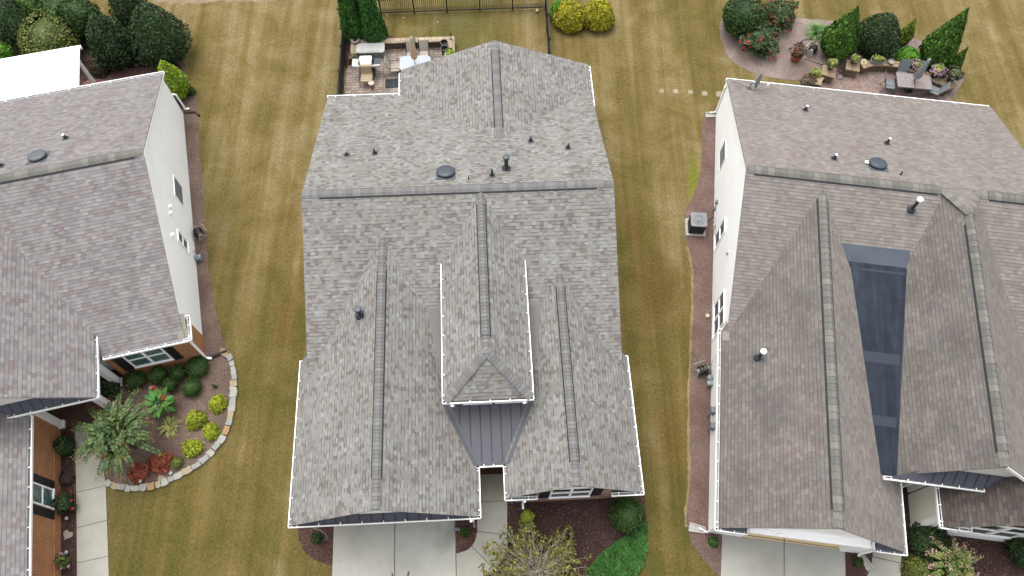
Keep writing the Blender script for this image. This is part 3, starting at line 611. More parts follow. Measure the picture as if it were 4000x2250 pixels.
mb.slab([(5.29, 5.25, rz(5.29)), (5.29, 10.58, rz(5.29)), (2.76, 13.66, 4.56), (2.76, 5.25, 4.56)], .07)
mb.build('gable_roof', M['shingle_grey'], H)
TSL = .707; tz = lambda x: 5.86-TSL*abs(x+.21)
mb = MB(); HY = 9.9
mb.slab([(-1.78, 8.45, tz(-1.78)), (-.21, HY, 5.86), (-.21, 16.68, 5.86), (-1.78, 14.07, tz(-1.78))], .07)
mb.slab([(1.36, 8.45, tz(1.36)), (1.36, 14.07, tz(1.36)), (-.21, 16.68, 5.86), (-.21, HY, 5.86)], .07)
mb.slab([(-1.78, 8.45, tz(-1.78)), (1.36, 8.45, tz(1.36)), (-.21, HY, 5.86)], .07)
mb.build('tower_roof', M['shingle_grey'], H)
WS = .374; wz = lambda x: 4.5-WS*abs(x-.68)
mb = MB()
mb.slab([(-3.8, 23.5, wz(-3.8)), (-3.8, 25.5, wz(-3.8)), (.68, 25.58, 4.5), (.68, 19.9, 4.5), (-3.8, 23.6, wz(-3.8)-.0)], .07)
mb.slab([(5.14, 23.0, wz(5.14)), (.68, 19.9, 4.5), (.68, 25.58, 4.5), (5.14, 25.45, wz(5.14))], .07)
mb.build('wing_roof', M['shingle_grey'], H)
# metal porch roof between the gables, with standing seams and side flashings
MSL = (3.52-2.81)/(8.62-6.55); pz = lambda y: 2.81+MSL*(y-6.55)
mb = MB(); mb.slab([(-.72, 6.55, pz(6.55)), (.36, 6.55, pz(6.55)), (1.36, 8.75, pz(8.75)), (-1.82, 8.75, pz(8.75))], .05)
for k in range(7):
    x = -1.32+.385*k
    y0 = 6.57
    if x < -.68: y0 = 6.57+(-.68-x)/1.07*2.15
    if x > .30: y0 = 6.57+(x-.30)/1.03*2.15
    if y0 < 8.5: mb.hexa([(x+q, y, pz(y)+z) for z in (-.01, .03) for q in (-.011, .011) for y in (y0+.05, 8.74)], 1)
mroof = mb.build('metal_roof', [M['metal_roof'], M['seam']], H)
mb = MB()
for s, xa, xb, fz in ((1, -.70, -1.78, gz), (-1, .33, 1.33, rz)):
    for w0, w1, dz in ((0.0, .17, .016), (-.14, .0, .02)):
        a0, a1, b0, b1 = xa-s*w0, xa-s*w1, xb-s*w0, xb-s*w1
        zf = (lambda x, y: max(fz(x), 0)) if w1 > .1 else (lambda x, y: pz(y))
        mb.slab([(a0, 6.5, zf(a0, 6.5)+dz), (a1, 6.5, zf(a1, 6.5)+dz), (b1, 8.68, zf(b1, 8.68)+dz), (b0, 8.68, zf(b0, 8.68)+dz)], .012)
mb.build('valley_flashing', M['metal_roof'], mroof, uv=False)
# grey membrane either side of the tower
cz = lambda y: 4.06-.13*(12.45-y)
mb = MB(); mb.slab([(-2.75, 12.62, cz(12.62)), (-1.3, 12.62, cz(12.62)), (-1.3, 8.8, cz(8.8)), (-1.98, 8.8, cz(8.8))], .04); mb.build('roof_membrane', M['membrane'], H); mb = MB()
mb.slab([(2.25, 12.62, cz(12.62)), (.9, 12.62, cz(12.62)), (.9, 8.8, cz(8.8)), (1.5, 8.8, cz(8.8))], .04)
mb.build('roof_membrane', M['membrane'], H)
# ridge caps
ridge_cap(H, (-7.2, RY, ZR), (5.08, RY, ZR), S, S, vent=(.055, .945), hw=.17)
ridge_cap(H, (-4.12, 4.68, 5.2), (-4.12, 15.12, 5.2), GS, GS, vent=(.10, .865))
ridge_cap(H, (2.76, 5.28, 4.56), (2.76, 13.6, 4.56), RS, RS, vent=(.10, .93))
ridge_cap(H, (-.21, HY-.1, 5.86), (-.21, 16.55, 5.86), TSL, TSL, vent=(.10, .93))
ridge_cap(H, (.68, 25.56, 4.5), (.68, 20.0, 4.5), WS, WS, vent=(.085, .87))
for x in (-1.78, 1.36):
    ridge_cap(H, (x, 8.45, tz(x)), (-.21, HY, 5.86), .28, .28, hw=.17, name='hip_cap')
# gutters
Z = 2.80
gutter(H, (-7.62, 4.58, Z), (-7.62, 10.98, Z), (1, 0, 0))
gutter(H, (-7.62, 4.58, Z), (-.64, 4.58, Z), (0, 1, 0), gap=.78, inside='gutter_debris' if 'gutter_debris' in M else 'gutter_in')
gutter(H, (-.64, 4.58, Z), (-.64, 6.44, Z), (-1, 0, 0), gap=.72)
gutter(H, (-.64, 6.44, Z), (.24, 6.44, Z), (0, 1, 0), gap=.36)
gutter(H, (.235, 5.17, Z), (.235, 6.44, Z), (1, 0, 0), gap=.7)
gutter(H, (.235, 5.17, Z), (1.45, 5.17, Z), (0, 1, 0), gap=.62)
gutter(H, (4.19, 5.15, Z), (5.40, 5.15, Z), (0, 1, 0), gap=.62)
gutter(H, (5.40, 5.15, Z), (5.40, 10.62, Z), (-1, 0, 0))
TZ = 4.74
gutter(H, (-1.885, 8.36, TZ), (-1.885, 14.06, TZ), (1, 0, 0), gap=.78)
gutter(H, (1.455, 8.36, TZ), (1.455, 14.06, TZ), (-1, 0, 0), gap=.78)
gutter(H, (-1.885, 8.36, TZ), (1.455, 8.36, TZ), (0, 1, 0), gap=.72)
gutter(H, (-7.22, 24.12, 2.80), (-3.90, 24.12, 2.80), (0, -1, 0), gap=.9)
gutter(H, (-3.90, 24.0, 2.80), (-3.90, 25.32, 2.80), (1, 0, 0), gap=.6)
gutter(H, (5.24, 23.0, 2.80), (5.24, 25.36, 2.80), (-1, 0, 0), gap=.62)
# walls
mb = MB(); gable_block(mb, 'x', -7.14, 5.02, 9.9, RY, 23.7, 0, mz(9.9)-.1, ZR-.1, mz(23.7)-.1)
gable_block(mb, 'y', 19.5, 25.3, -3.5, .68, 4.85, 0, wz(-3.5)-.1, 4.4, wz(4.85)-.1)
mb.build('wall', M['siding_grey'], H)
mb = MB(); mb.box(-7.2, -1.0, 5.2, 13.0, 0, 2.72); mb.prism([(-7.2, 4.9, 2.72), (-7.2, 4.9, gz(-7.2)-.1), (-4.12, 4.9, 5.1), (-1.0, 4.9, gz(-1.0)-.1), (-1.0, 4.9, 2.72)], (0, 8, 0)); mb.build('garage_wall', M['siding_white'], H)
mb = MB(); gable_block(mb, 'y', 5.58, 12.0, .66, 2.76, 4.98, 0, rz(.66)-.1, 4.46, rz(4.98)-.1); mb.build('brick_wall', M['brick_pink'], H)
mb = MB(); mb.box(-1.52, 1.10, 8.72, 14.5, 2.4, 4.70); mb.build('tower_wall', M['siding_white'], H)
mb = MB(); mb.box(-1.78, 1.35, 8.47, 8.72, 4.60, 4.68); mb.box(-1.78, -1.52, 8.72, 13.9, 4.60, 4.68); mb.box(1.10, 1.35, 8.72, 13.9, 4.60, 4.68)
mb.box(-1.60, 1.18, 8.62, 8.70, 4.44, 4.60); mb.box(-1.66, -1.52, 8.60, 8.70, 3.2, 4.44); mb.box(1.10, 1.24, 8.60, 8.70, 3.2, 4.44)
mb.build('tower_trim', M['white'], H)
for k in range(2): window(H, 'y', 8.66, -1, -1.15+1.2*k, -.10+1.2*k, 3.75, 4.42, 1, low='glass')
for x in (-1.52, 1.10):
    mb = MB(); mb.tube([(x, 8.30, 4.64), (x, 8.42, 4.52), (x, 8.60, 4.42), (x, 8.60, 3.62)], .045, 8); mb.build('downspout', M['white'], H, uv=False)
# front skirt roof of the garage
mb = MB(); mb.slab([(-7.40, 4.66, 2.74), (-.84, 4.66, 2.74), (-1.40, 4.89, 3.14), (-6.84, 4.89, 3.14)], .03)
for k in range(13):
    x = -6.75+.43*k; mb.hexa([(x+q, y, z+dz) for dz in (-.01, .03) for q in (-.011, .011) for y, z in ((4.67, 2.80), (4.89, 3.15))], 1)
mb.build('skirt_roof', [M['metal_roof_dark'], M['seam']], H)
mb = MB(); mb.box(-6.5, -1.8, 5.13, 5.2, .02, 2.3); gd = mb.build('garage_door', M['white'], H)
mb = MB()
for k in range(4):
    for j in range(8): mb.box(-6.4+.58*j, -5.92+.58*j, 5.11, 5.13, .1+.55*k, .52+.55*k)
mb.build('door_panel', M['white'], gd)
# corner returns of the right gable
for x0, x1 in ((.34, 1.43), (4.21, 5.29)):
    mb = MB(); mb.slab([(x0, 5.28, 2.70), (x1, 5.28, 2.70), (x1, 5.58, 2.79), (x0, 5.58, 2.79)], .05); mb.build('eave_return', M['metal_roof_dark'], H)
for a, b in (((.34, 5.27, rz(.34)), (2.76, 5.27, 4.56)), ((5.29, 5.27, rz(5.29)), (2.76, 5.27, 4.56)), ((-7.5, 4.67, gz(-7.5)), (-4.12, 4.67, 5.2)), ((-.76, 4.67, gz(-.76)), (-4.12, 4.67, 5.2))): rake(H, a, b, (0, .035, 0))
for x, vx in ((-7.19, .03), (5.07, -.03)):
    rake(H, (x, 24.0, mz(24.0)), (x, RY, ZR), (vx, 0, 0)); rake(H, (x, 10.9, mz(10.9)), (x, RY, ZR), (vx, 0, 0))
window(H, 'y', 5.58, -1, 2.0, 3.58, .86, 2.62, 2, glass='glass_dark')
shutter(H, 'y', 5.58, -1, 1.58, 1.96, .86, 2.60); shutter(H, 'y', 5.58, -1, 3.62, 4.00, .86, 2.60)
mb = MB(); mb.box(-.55, .45, 9.66, 9.74, .06, 2.15); dr = mb.build('door', M['wood_brown'], H)
mb = MB(); mb.lathe([(.001, -.03), (.03, -.02), (.03, .02), (.001, .03)], 10, (.32, 9.63, 1.05)); mb.build('handle', M['silver'], dr, uv=False)
mb = MB(); mb.tube([(.98, 5.12, 2.68), (.98, 5.30, 2.55), (.98, 5.52, 2.4), (.98, 5.52, .25), (.98, 5.30, .12)], .045, 8); mb.build('downspout', M['white'], H, uv=False)
mb = MB(); mb.tube([(-1.02, 4.52, 2.70), (-1.02, 4.70, 2.5), (-1.02, 5.12, 2.4), (-1.02, 5.12, .22), (-1.02, 4.9, .12)], .045, 8); mb.build('downspout', M['white'], H, uv=False)
# roof fittings
r_ = lambda x, y: (x, y, mz(y))
for x, y, hh in ((-5.75, 19.30, .16), (-4.58, 19.34, .30), (2.0, 19.85, .28), (3.53, 19.24, .28), (.28, 17.52, .42)):
    pipe_vent(H, r_(x, y), hh, .045, nrm=(0, -S))
pipe_vent(H, r_(.87, 17.95), .78, .085, 'flue_pipe', big=True, nrm=(0, -S), top='vent_blue', fl='vent_blue')
dome_vent(H, r_(-1.58, 17.74), -S, 'vent_blue')
mb = MB(); mb.lathe([(.035, 0), (.02, .12), (.004, .26)], 8, r_(-.66, 17.33)); mb.build('lightning_spike', M['vent_black'], H, uv=False)
xg = -4.98
pipe_vent(H, (xg, 12.05, gz(xg)), .55, .085, 'flue_pipe', big=True, nrm=(GS, 0), top='vent_blue', fl='vent_blue')

# ------------------------------------------------------------------ left house
H = house('l', 'left house with mauve grey shingles, pale siding gable wall and brick front', 0, 0)
LS, LZ, LY = .445, 5.7, 21.55
lz = lambda y: LZ-LS*abs(LY-y)
mb = MB()
mb.slab([(-24, LY, LZ), (-9.79, LY, LZ), (-9.79, 28.33, lz(28.33)), (-24, 28.33, lz(28.33))], .07)
mb.slab([(-24, LY, LZ), (-24, 14.4, lz(14.4)), (-9.79, 14.4, lz(14.4)), (-9.79, LY, LZ)], .07)
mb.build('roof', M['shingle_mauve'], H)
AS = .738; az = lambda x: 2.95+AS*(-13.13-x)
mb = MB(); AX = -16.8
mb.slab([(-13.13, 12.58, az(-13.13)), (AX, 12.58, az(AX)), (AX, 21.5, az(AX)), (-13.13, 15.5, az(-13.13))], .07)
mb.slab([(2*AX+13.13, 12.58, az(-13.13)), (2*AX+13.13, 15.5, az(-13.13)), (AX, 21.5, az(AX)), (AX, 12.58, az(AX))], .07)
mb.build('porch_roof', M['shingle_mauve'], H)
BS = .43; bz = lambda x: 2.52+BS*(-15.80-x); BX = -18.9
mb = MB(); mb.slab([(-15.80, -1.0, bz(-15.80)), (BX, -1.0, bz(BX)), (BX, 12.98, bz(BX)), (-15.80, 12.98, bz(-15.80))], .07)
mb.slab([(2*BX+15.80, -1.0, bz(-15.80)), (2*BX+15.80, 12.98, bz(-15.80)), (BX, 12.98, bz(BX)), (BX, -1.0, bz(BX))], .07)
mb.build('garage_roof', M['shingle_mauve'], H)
ridge_cap(H, (-20, LY, LZ), (-9.85, LY, LZ), LS, LS, mat='cap_green', hw=.19, step=.26, vent=(0, .97))
mb = MB(); mb.slab([(-9.78, 14.42, lz(14.42)-.02), (-9.63, 14.42, lz(14.42)-.02), (-9.63, 15.36, lz(15.36)-.10), (-9.78, 15.36, lz(15.36)-.02)], .05); mb.slab([(-10.05, 14.41, lz(14.41)+.012), (-9.76, 14.41, lz(14.41)+.012), (-9.76, 14.75, lz(14.75)+.012), (-9.95, 14.75, lz(14.75)+.012)], .008)
mb.build('roof_patch', M['patch'], H)
gutter(H, (-13.0, 14.28, 2.52), (-9.50, 14.28, 2.52), (0, 1, 0), gap=.72)
gutter(H, (-9.50, 14.28, 2.52), (-9.50, 15.44, 2.52), (-1, 0, 0), gap=.5)
gutter(H, (-9.50, 15.44, 2.52), (-9.84, 15.44, 2.52), (0, -1, 0), gap=.5)
gutter(H, (-24, 28.43, 2.70), (-9.74, 28.43, 2.70), (0, -1, 0), gap=.95)
gutter(H, (-13.03, 12.58, 2.86), (-13.03, 15.32, 2.86), (-1, 0, 0), gap=.72)
gutter(H, (-16.46, 12.58, 2.80), (-13.03, 12.58, 2.80), (0, 1, 0), gap=.6)
gutter(H, (-15.69, -1.0, 2.51), (-15.69, 12.62, 2.51), (-1, 0, 0), gap=.75)
mb = MB(); gable_block(mb, 'x', -23.7, -9.84, 14.9, LY, 28.05, 0, lz(14.9)-.1, LZ-.09, lz(28.05)-.1); mb.build('wall', M['siding_grey'], H)
for a, b, v in (((-9.78, 28.33, lz(28.33)), (-9.78, LY, LZ), (-.03, 0, 0)), ((-9.78, 15.4, lz(15.4)), (-9.78, LY, LZ), (-.03, 0, 0)), ((-13.13, 12.60, az(-13.13)), (AX, 12.60, az(AX)), (0, .03, 0))): rake(H, a, b, v)
mb = MB(); mb.box(-13.2, -9.80, 14.5, 15.55, 0, 2.38); mb.build('brick_wall', M['brick'], H)
mb = MB(); mb.box(-18.6, -15.86, -.8, 12.85, 0, 2.42); mb.build('brick_wall', M['brick'], H)
mb = MB(); mb.box(-15.86, -15.83, -.8, 12.85, .5, .56); mb.build('brick_ledge', M['brick'], H)
mb = MB(); mb.prism([(-13.4, 12.98, 2.7), (AX, 12.98, az(AX)-.12), (2*AX+13.4, 12.98, 2.7)], (0, .12, 0)); mb.box(-16.2, -13.3, 12.98, 13.1, 2.45, 2.7); mb.build('gable_wall', M['siding_beige'], H)
mb = MB(); mb.box(-20, -13.2, 15.3, 15.5, 0, 3.0); mb.box(-13.3, -13.2, 14.6, 15.3, 0, 2.7); mb.build('porch_wall', M['brick'], H)
mb = MB(); mb.slab([(-16.35, 12.68, 2.79), (-13.25, 12.68, 2.79), (-13.68, 12.98, 3.22), (-16.75, 12.98, 3.22)], .03); mb.slab([(-16.35, 12.68, 2.79), (-16.75, 12.98, 3.22), (-17.0, 12.98, 2.79)], .03)
for k in range(7):
    x = -16.2+.37*k; mb.hexa([(x+q, y, z+dz) for dz in (-.01, .03) for q in (-.011, .011) for y, z in ((12.69, 2.80), (12.97, 3.21))], 1)
mb.build('skirt_roof', [M['metal_roof_dark'], M['seam']], H)
for x, y in ((-13.42, 14.22), (-13.75, 13.18), (-15.82, 12.92)):
    mb = MB(); mb.box(x-.13, x+.13, y-.13, y+.13, .05, 2.5); mb.box(x-.17, x+.17, y-.17, y+.17, .05, .22); mb.box(x-.17, x+.17, y-.17, y+.17, 2.36, 2.5); mb.build('porch_column', M['white'], H)
mb = MB(); mb.box(-13.6, -13.25, 13.0, 14.5, 2.35, 2.6); mb.box(-16.0, -13.25, 12.72, 12.98, 2.35, 2.6); mb.build('porch_beam', M['white'], H)
mb = MB(); mb.box(-15.1, -14.1, 15.22, 15.3, .06, 2.12); dr = mb.build('door', M['wood_brown'], H)
mb = MB(); mb.lathe([(.001, -.03), (.03, -.02), (.03, .02), (.001, .03)], 10, (-14.2, 15.19, 1.05)); mb.build('handle', M['silver'], dr, uv=False)
window(H, 'y', 14.5, -1, -12.46, -10.88, .72, 2.30, 2, low='glass')
shutter(H, 'y', 14.5, -1, -12.92, -12.50, .55, 2.22); shutter(H, 'y', 14.5, -1, -10.86, -10.50, .55, 2.22)
mb = MB()
for k in range(22): mb.box(-12.48+.075*k, -12.425+.075*k, 14.42, 14.5, .57, .69)
mb.build('brick_sill', M['brick'], H)
window(H, 'x', -15.86, 1, 9.30, 10.10, .64, 2.25, 1, low='glass')
shutter(H, 'x', -15.86, 1, 10.13, 10.45, .54, 2.25); shutter(H, 'x', -15.86, 1, 8.92, 9.26, .54, 2.25)
louvre(H, 'x', -9.84, 1, 21.64, 22.73, 1.16, 2.22)
window(H, 'x', -9.84, 1, 19.22, 19.81, 1.05, 2.28, 1, fw=.07)
for y in (20.55, 20.22, 19.10):
    mb = MB(); mb.box(-9.84, -9.78, y-.08, y+.08, 2.87, 3.03); mb.box(-9.78, -9.72, y-.06, y+.06, 2.98, 3.03); mb.build('wall_vent', M['white'], H)
mb = MB(); mb.tube([(-9.62, 14.40, 2.44), (-9.70, 14.44, 2.30), (-9.72, 14.46, .16), (-9.50, 14.40, .10)], .055, 8); mb.build('downspout', M['white'], H, uv=False)
mb = MB(); mb.tube([(-9.82, 28.10, 1.42), (-9.72, 28.14, 1.28), (-9.68, 28.18, .14), (-9.5, 28.2, .09)], .05, 8); mb.build('downspout', M['white'], H, uv=False)
for x, y in ((-13.28, 23.75), (-15.55, 22.46)):
    pipe_vent(H, (x, y, lz(y)), .26, .05, nrm=(0, -LS), top='white')
dome_vent(H, (-14.12, 22.55, lz(22.55)), -LS, 'vent_grey')

# ------------------------------------------------------------------ right house
H = house('r', 'right house with brown shingles, bright white side wall and dark valley membrane', 0, 0)
QS, QZ, QY = .45, 5.66, 18.96
qz = lambda y: QZ-QS*abs(QY-y)
mb = MB()
mb.slab([(7.36, QY, QZ), (19.9, QY, QZ), (19.9, 26.40, qz(26.4)), (7.36, 26.40, qz(26.4))], .07)
mb.slab([(15.26, QY, QZ), (16.42, QY, QZ), (15.8, 17.65, 6.25)], .05)
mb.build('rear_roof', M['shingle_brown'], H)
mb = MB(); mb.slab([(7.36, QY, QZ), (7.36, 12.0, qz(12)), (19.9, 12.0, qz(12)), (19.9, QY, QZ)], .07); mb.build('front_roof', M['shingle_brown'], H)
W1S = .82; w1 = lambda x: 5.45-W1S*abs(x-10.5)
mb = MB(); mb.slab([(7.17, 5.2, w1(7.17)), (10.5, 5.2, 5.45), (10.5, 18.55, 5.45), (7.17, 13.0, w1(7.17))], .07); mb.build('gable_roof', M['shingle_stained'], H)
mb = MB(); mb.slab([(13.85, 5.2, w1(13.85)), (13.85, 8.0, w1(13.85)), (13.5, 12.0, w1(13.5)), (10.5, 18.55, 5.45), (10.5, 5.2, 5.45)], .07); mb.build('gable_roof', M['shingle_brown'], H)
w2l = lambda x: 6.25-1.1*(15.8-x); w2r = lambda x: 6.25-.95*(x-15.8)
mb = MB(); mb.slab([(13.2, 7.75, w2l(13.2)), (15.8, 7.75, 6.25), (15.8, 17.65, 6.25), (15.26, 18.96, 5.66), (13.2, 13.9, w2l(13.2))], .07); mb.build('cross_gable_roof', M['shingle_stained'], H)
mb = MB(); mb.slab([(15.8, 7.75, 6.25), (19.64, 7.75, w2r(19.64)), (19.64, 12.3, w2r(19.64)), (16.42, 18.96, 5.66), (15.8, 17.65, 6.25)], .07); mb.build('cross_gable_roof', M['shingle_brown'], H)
dz_ = .012
mb = MB(); mb.slab([(11.45, 16.60, qz(16.6)+dz_), (14.15, 16.60, qz(16.6)+dz_), (14.25, 15.95, qz(15.95)+dz_+.02), (11.6, 15.95, qz(15.95)+dz_+.02)], .03); mb.build('membrane_band', M['membrane_band'], H)
vz = lambda y: 4.33+.02-(15.95-y)*.095
mb = MB(); mb.slab([(11.65, 15.95, vz(15.95)), (14.3, 15.95, vz(15.95)), (13.5, 7.72, vz(7.72)), (12.62, 7.72, vz(7.72))], .03); vm = mb.build('valley_membrane', M['membrane_dark'], H)
for y, t in ((12.3, .42), (9.85, .38), (15.72, .10)):
    mb = MB(); f = (15.95-y)/8.23; mb.slab([(11.66+.97*f, y, vz(y)+.008), (14.28-.8*f, y, vz(y)+.008), (14.28-.8*f, y-t, vz(y-t)+.008), (11.66+.97*f, y-t, vz(y-t)+.008)], .006); mb.build('membrane_lap', M['membrane_lap'], vm)
mb = MB(); mb.slab([(14.22, 15.9, vz(15.9)+.014), (14.02, 15.9, vz(15.9)+.014), (13.25, 7.74, vz(7.74)+.014), (13.42, 7.74, vz(7.74)+.014)], .006)
mb.build('membrane_edge', M['membrane_dark'], vm)
ridge_cap(H, (7.45, QY, QZ), (15.26, QY, QZ), QS, QS, mat='cap_green', hw=.19, step=.26, vent=(.03, .965))
ridge_cap(H, (16.42, QY, QZ), (19.85, QY, QZ), QS, QS, mat='cap_green', hw=.19, step=.26, vent=(.17, 1))
ridge_cap(H, (15.2, 19.0, 5.64), (15.8, 17.6, 6.25), .35, .35, mat='cap_green', hw=.19, step=.26, name='hip_cap')
ridge_cap(H, (16.45, 19.0, 5.64), (15.8, 17.6, 6.25), .35, .35, mat='cap_green', hw=.19, step=.26, name='hip_cap')
ridge_cap(H, (15.8, 7.78, 6.25), (15.8, 17.7, 6.25), 1.1, .95, mat='cap_green', hw=.17, step=.26, vent=(.05, .945))
ridge_cap(H, (10.5, 5.23, 5.45), (10.5, 18.45, 5.45), W1S, W1S, mat='cap_green', hw=.18, step=.26, vent=(.045, .975))
G = 2.62
gutter(H, (7.05, 5.10, G), (7.05, 13.12, G), (1, 0, 0))
gutter(H, (7.05, 13.12, G), (7.42, 13.12, G), (0, -1, 0), gap=.9)
gutter(H, (7.05, 5.10, G), (8.27, 5.10, G), (0, 1, 0), gap=.5); gutter(H, (8.27, 5.10, G), (8.27, 5.45, G), (-1, 0, 0), gap=.9)
gutter(H, (12.79, 5.10, G), (13.98, 5.10, G), (0, 1, 0), gap=.5); gutter(H, (12.79, 5.10, G), (12.79, 5.45, G), (1, 0, 0), gap=.9)
gutter(H, (13.98, 5.10, G), (13.98, 7.80, G), (-1, 0, 0))
gutter(H, (12.78, 7.46, 3.86), (16.33, 7.46, 3.86), (0, 1, 0), gap=.6)
gutter(H, (7.34, 26.50, 2.30), (19.8, 26.50, 2.30), (0, -1, 0), gap=.95)
gutter(H, (15.17, 6.22, 2.72), (15.17, 7.9, 2.72), (1, 0, 0), gap=.6)
gutter(H, (15.17, 6.22, 2.72), (16.35, 6.22, 2.72), (0, 1, 0), gap=.5); gutter(H, (16.35, 6.22, 2.72), (16.35, 6.60, 2.72), (-1, 0, 0), gap=.9)
mb = MB(); gable_block(mb, 'x', 7.40, 19.6, 12.6, QY, 26.05, 0, qz(12.6)-.1, QZ-.09, qz(26.05)-.1)
mb.box(7.42, 8.74, 5.5, 5.9, 0, 2.3); mb.box(12.53, 13.55, 5.5, 5.9, 0, 2.3); mb.box(7.42, 13.55, 5.9, 14.0, 0, 2.3)
gable_block(mb, 'y', 5.5, 14.0, 7.42, 10.5, 13.55, 2.3, w1(7.42)-.1, 5.35, w1(13.55)-.1); mb.build('wall', M['siding_white'], H)
for a, b, v in (((7.36, 26.4, qz(26.4)), (7.36, QY, QZ), (.03, 0, 0)), ((7.36, 13.2, qz(13.2)), (7.36, QY, QZ), (.03, 0, 0)), ((7.17, 5.22, w1(7.17)), (10.5, 5.22, 5.45), (0, .03, 0)), ((13.85, 5.22, w1(13.85)), (10.5, 5.22, 5.45), (0, .03, 0))): rake(H, a, b, v)
rake(H, (19.6, 7.74, w2r(19.6)), (15.8, 7.74, 6.25), (0, .03, 0), .17, -.01)
mb = MB(); mb.box(8.35, 12.75, 5.22, 5.5, 2.28, 2.46); mb.build('ledge', M['ledge'], H)
mb = MB(); mb.box(7.42, 8.72, 5.44, 5.5, 0, 2.28); mb.box(12.55, 13.55, 5.40, 5.5, 0, 2.28); mb.box(8.72, 12.55, 5.42, 5.5, 2.12, 2.28); mb.build('garage_trim', M['white'], H)
mb = MB(); mb.box(8.74, 12.53, 5.70, 5.74, .03, 2.30); gd = mb.build('garage_door', M['white_dirty'], H)
mb = MB()
for k in range(4):
    for j in range(6): mb.box(8.82+.62*j, 9.36+.62*j, 5.685, 5.70, .1+.5*k, .5+.5*k)
mb.build('door_panel', M['white'], gd)
mb = MB(); mb.slab([(7.24, 5.2, 2.62), (8.2, 5.2, 2.62), (8.2, 5.44, 2.74), (7.24, 5.44, 2.74)], .05); mb.build('eave_return', M['metal_roof_dark'], H); mb = MB(); mb.slab([(12.85, 5.2, 2.62), (13.82, 5.2, 2.62), (13.82, 5.44, 2.74), (12.85, 5.44, 2.74)], .05); mb.build('eave_return', M['metal_roof_dark'], H)
mb = MB(); mb.slab([(7.2, 12.95, w1(7.2)+.012), (7.42, 12.95, w1(7.42)+.02), (7.42, 12.5, w1(7.42)+.02), (7.2, 12.55, w1(7.2)+.012)], .01); mb.build('roof_patch', M['patch'], H)
# cross gable front: siding, skirt roof
mb = MB(); mb.prism([(13.45, 7.98, 2.6), (13.45, 7.98, w2l(13.45)-.1), (15.8, 7.98, 6.13), (19.3, 7.98, w2r(19.3)-.1), (19.3, 7.98, 2.6)], (0, .1, 0)); mb.build('gable_wall', M['siding_beige'], H)
mb = MB(); mb.slab([(12.92, 7.56, 3.84), (16.28, 7.56, 3.84), (16.74, 7.97, 4.34), (14.35, 7.97, 4.34)], .03); mb.slab([(16.28, 7.56, 3.84), (16.86, 7.97, 4.30), (16.74, 7.97, 4.34)], .03)
for k in range(6):
    x = 14.45+.37*k; mb.hexa([(x+q, y, z+dz) for dz in (-.01, .035) for q in (-.012, .012) for y, z in ((7.57, 3.85), (7.96, 4.33))], 1)
mb.build('skirt_roof', [M['metal_roof_dark'], M['seam']], H)
mb = MB(); mb.box(13.6, 19.3, 9.6, 9.7, 0, 3.2); mb.build('porch_wall', M['siding_cream'], H)
mb = MB(); mb.box(14.95, 15.05, 8.1, 9.6, 0, 2.6); dr = None; mb.build('porch_partition', M['siding_cream'], H)
# low front room
TS = 1.04; t3 = lambda x: 2.70+TS*(x-15.31)
mb = MB(); mb.slab([(15.28, 6.28, t3(15.28)), (17.7, 6.28, t3(17.7)), (17.7, 7.96, t3(17.7)), (15.28, 7.96, t3(15.28))], .07)
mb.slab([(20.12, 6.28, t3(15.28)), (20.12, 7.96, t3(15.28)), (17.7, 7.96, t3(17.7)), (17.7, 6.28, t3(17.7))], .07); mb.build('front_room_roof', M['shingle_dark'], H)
mb = MB(); gable_block(mb, 'y', 6.65, 7.97, 15.43, 17.7, 19.97, 0, t3(15.43)-.1, t3(17.7)-.1, t3(15.43)-.1); mb.build('front_room_wall', M['siding_cream'], H)
mb = MB(); mb.box(15.42, 15.58, 8.06, 8.36, 0, 2.6); mb.box(15.40, 15.58, 6.60, 6.80, 0, 2.6); mb.box(15.38, 15.46, 6.7, 8.1, 2.3, 2.5); mb.build('corner_trim', M['white'], H)
mb = MB(); mb.box(15.6, 19.9, 6.58, 6.65, 0.0, .62); mb.box(16.4, 19.9, 6.60, 6.65, 2.56, 2.72); mb.build('front_trim', M['white'], H)
mb = MB(); mb.box(16.5, 19.9, 6.60, 6.64, 2.74, 2.98); mb.build('wood_band', M['wood_brown'], H)
for x0 in (15.75, 16.95, 17.95): window(H, 'y', 6.65, -1, x0, x0+.92, .74, 2.52, 1, glass='glass_dark')
# side wall
louvre(H, 'x', 7.40, -1, 21.91, 23.02, 1.05, 2.12)
window(H, 'x', 7.40, -1, 17.95, 18.70, .42, 2.24, 1, glass='glass_dark', muntin=False)
window(H, 'x', 7.40, -1, 13.54, 15.12, .50, 2.30, 2, glass='glass_dark')
for y, z in ((16.6, 2.75), (13.35, 2.8)):
    mb = MB(); mb.box(7.33, 7.40, y-.06, y+.06, z-.1, z+.1); mb.build('wall_vent', M['white_dirty'], H)
for y, z in ((20.39, .72), (20.30, .30)):
    mb = MB(); mb.box(7.30, 7.40, y-.07, y+.07, z-.12, z+.12); mb.build('disconnect_box', M['meter_grey'], H)
mb = MB(); mb.lathe([(.001, 0), (.08, .01), (.07, .06), (.001, .08)], 10, (7.34, 19.3, .42)); mb.build('dryer_vent', M['beige_plastic'], H)
for y in (10.2, 9.55):
    mb = MB(); mb.box(7.22, 7.42, y-.12, y+.12, .55, 1.0); mb.tube([(7.3, y, .55), (7.3, y, .02)], .025, 6); o = mb.build('meter_box', M['meter_grey'], H)
mb = MB(); mb.tube([(7.12, 5.22, 2.5), (7.22, 5.36, 2.36), (7.34, 5.42, 2.2), (7.34, 5.42, .2), (7.05, 5.55, .1)], .05, 8); mb.build('downspout', M['white'], H, uv=False)
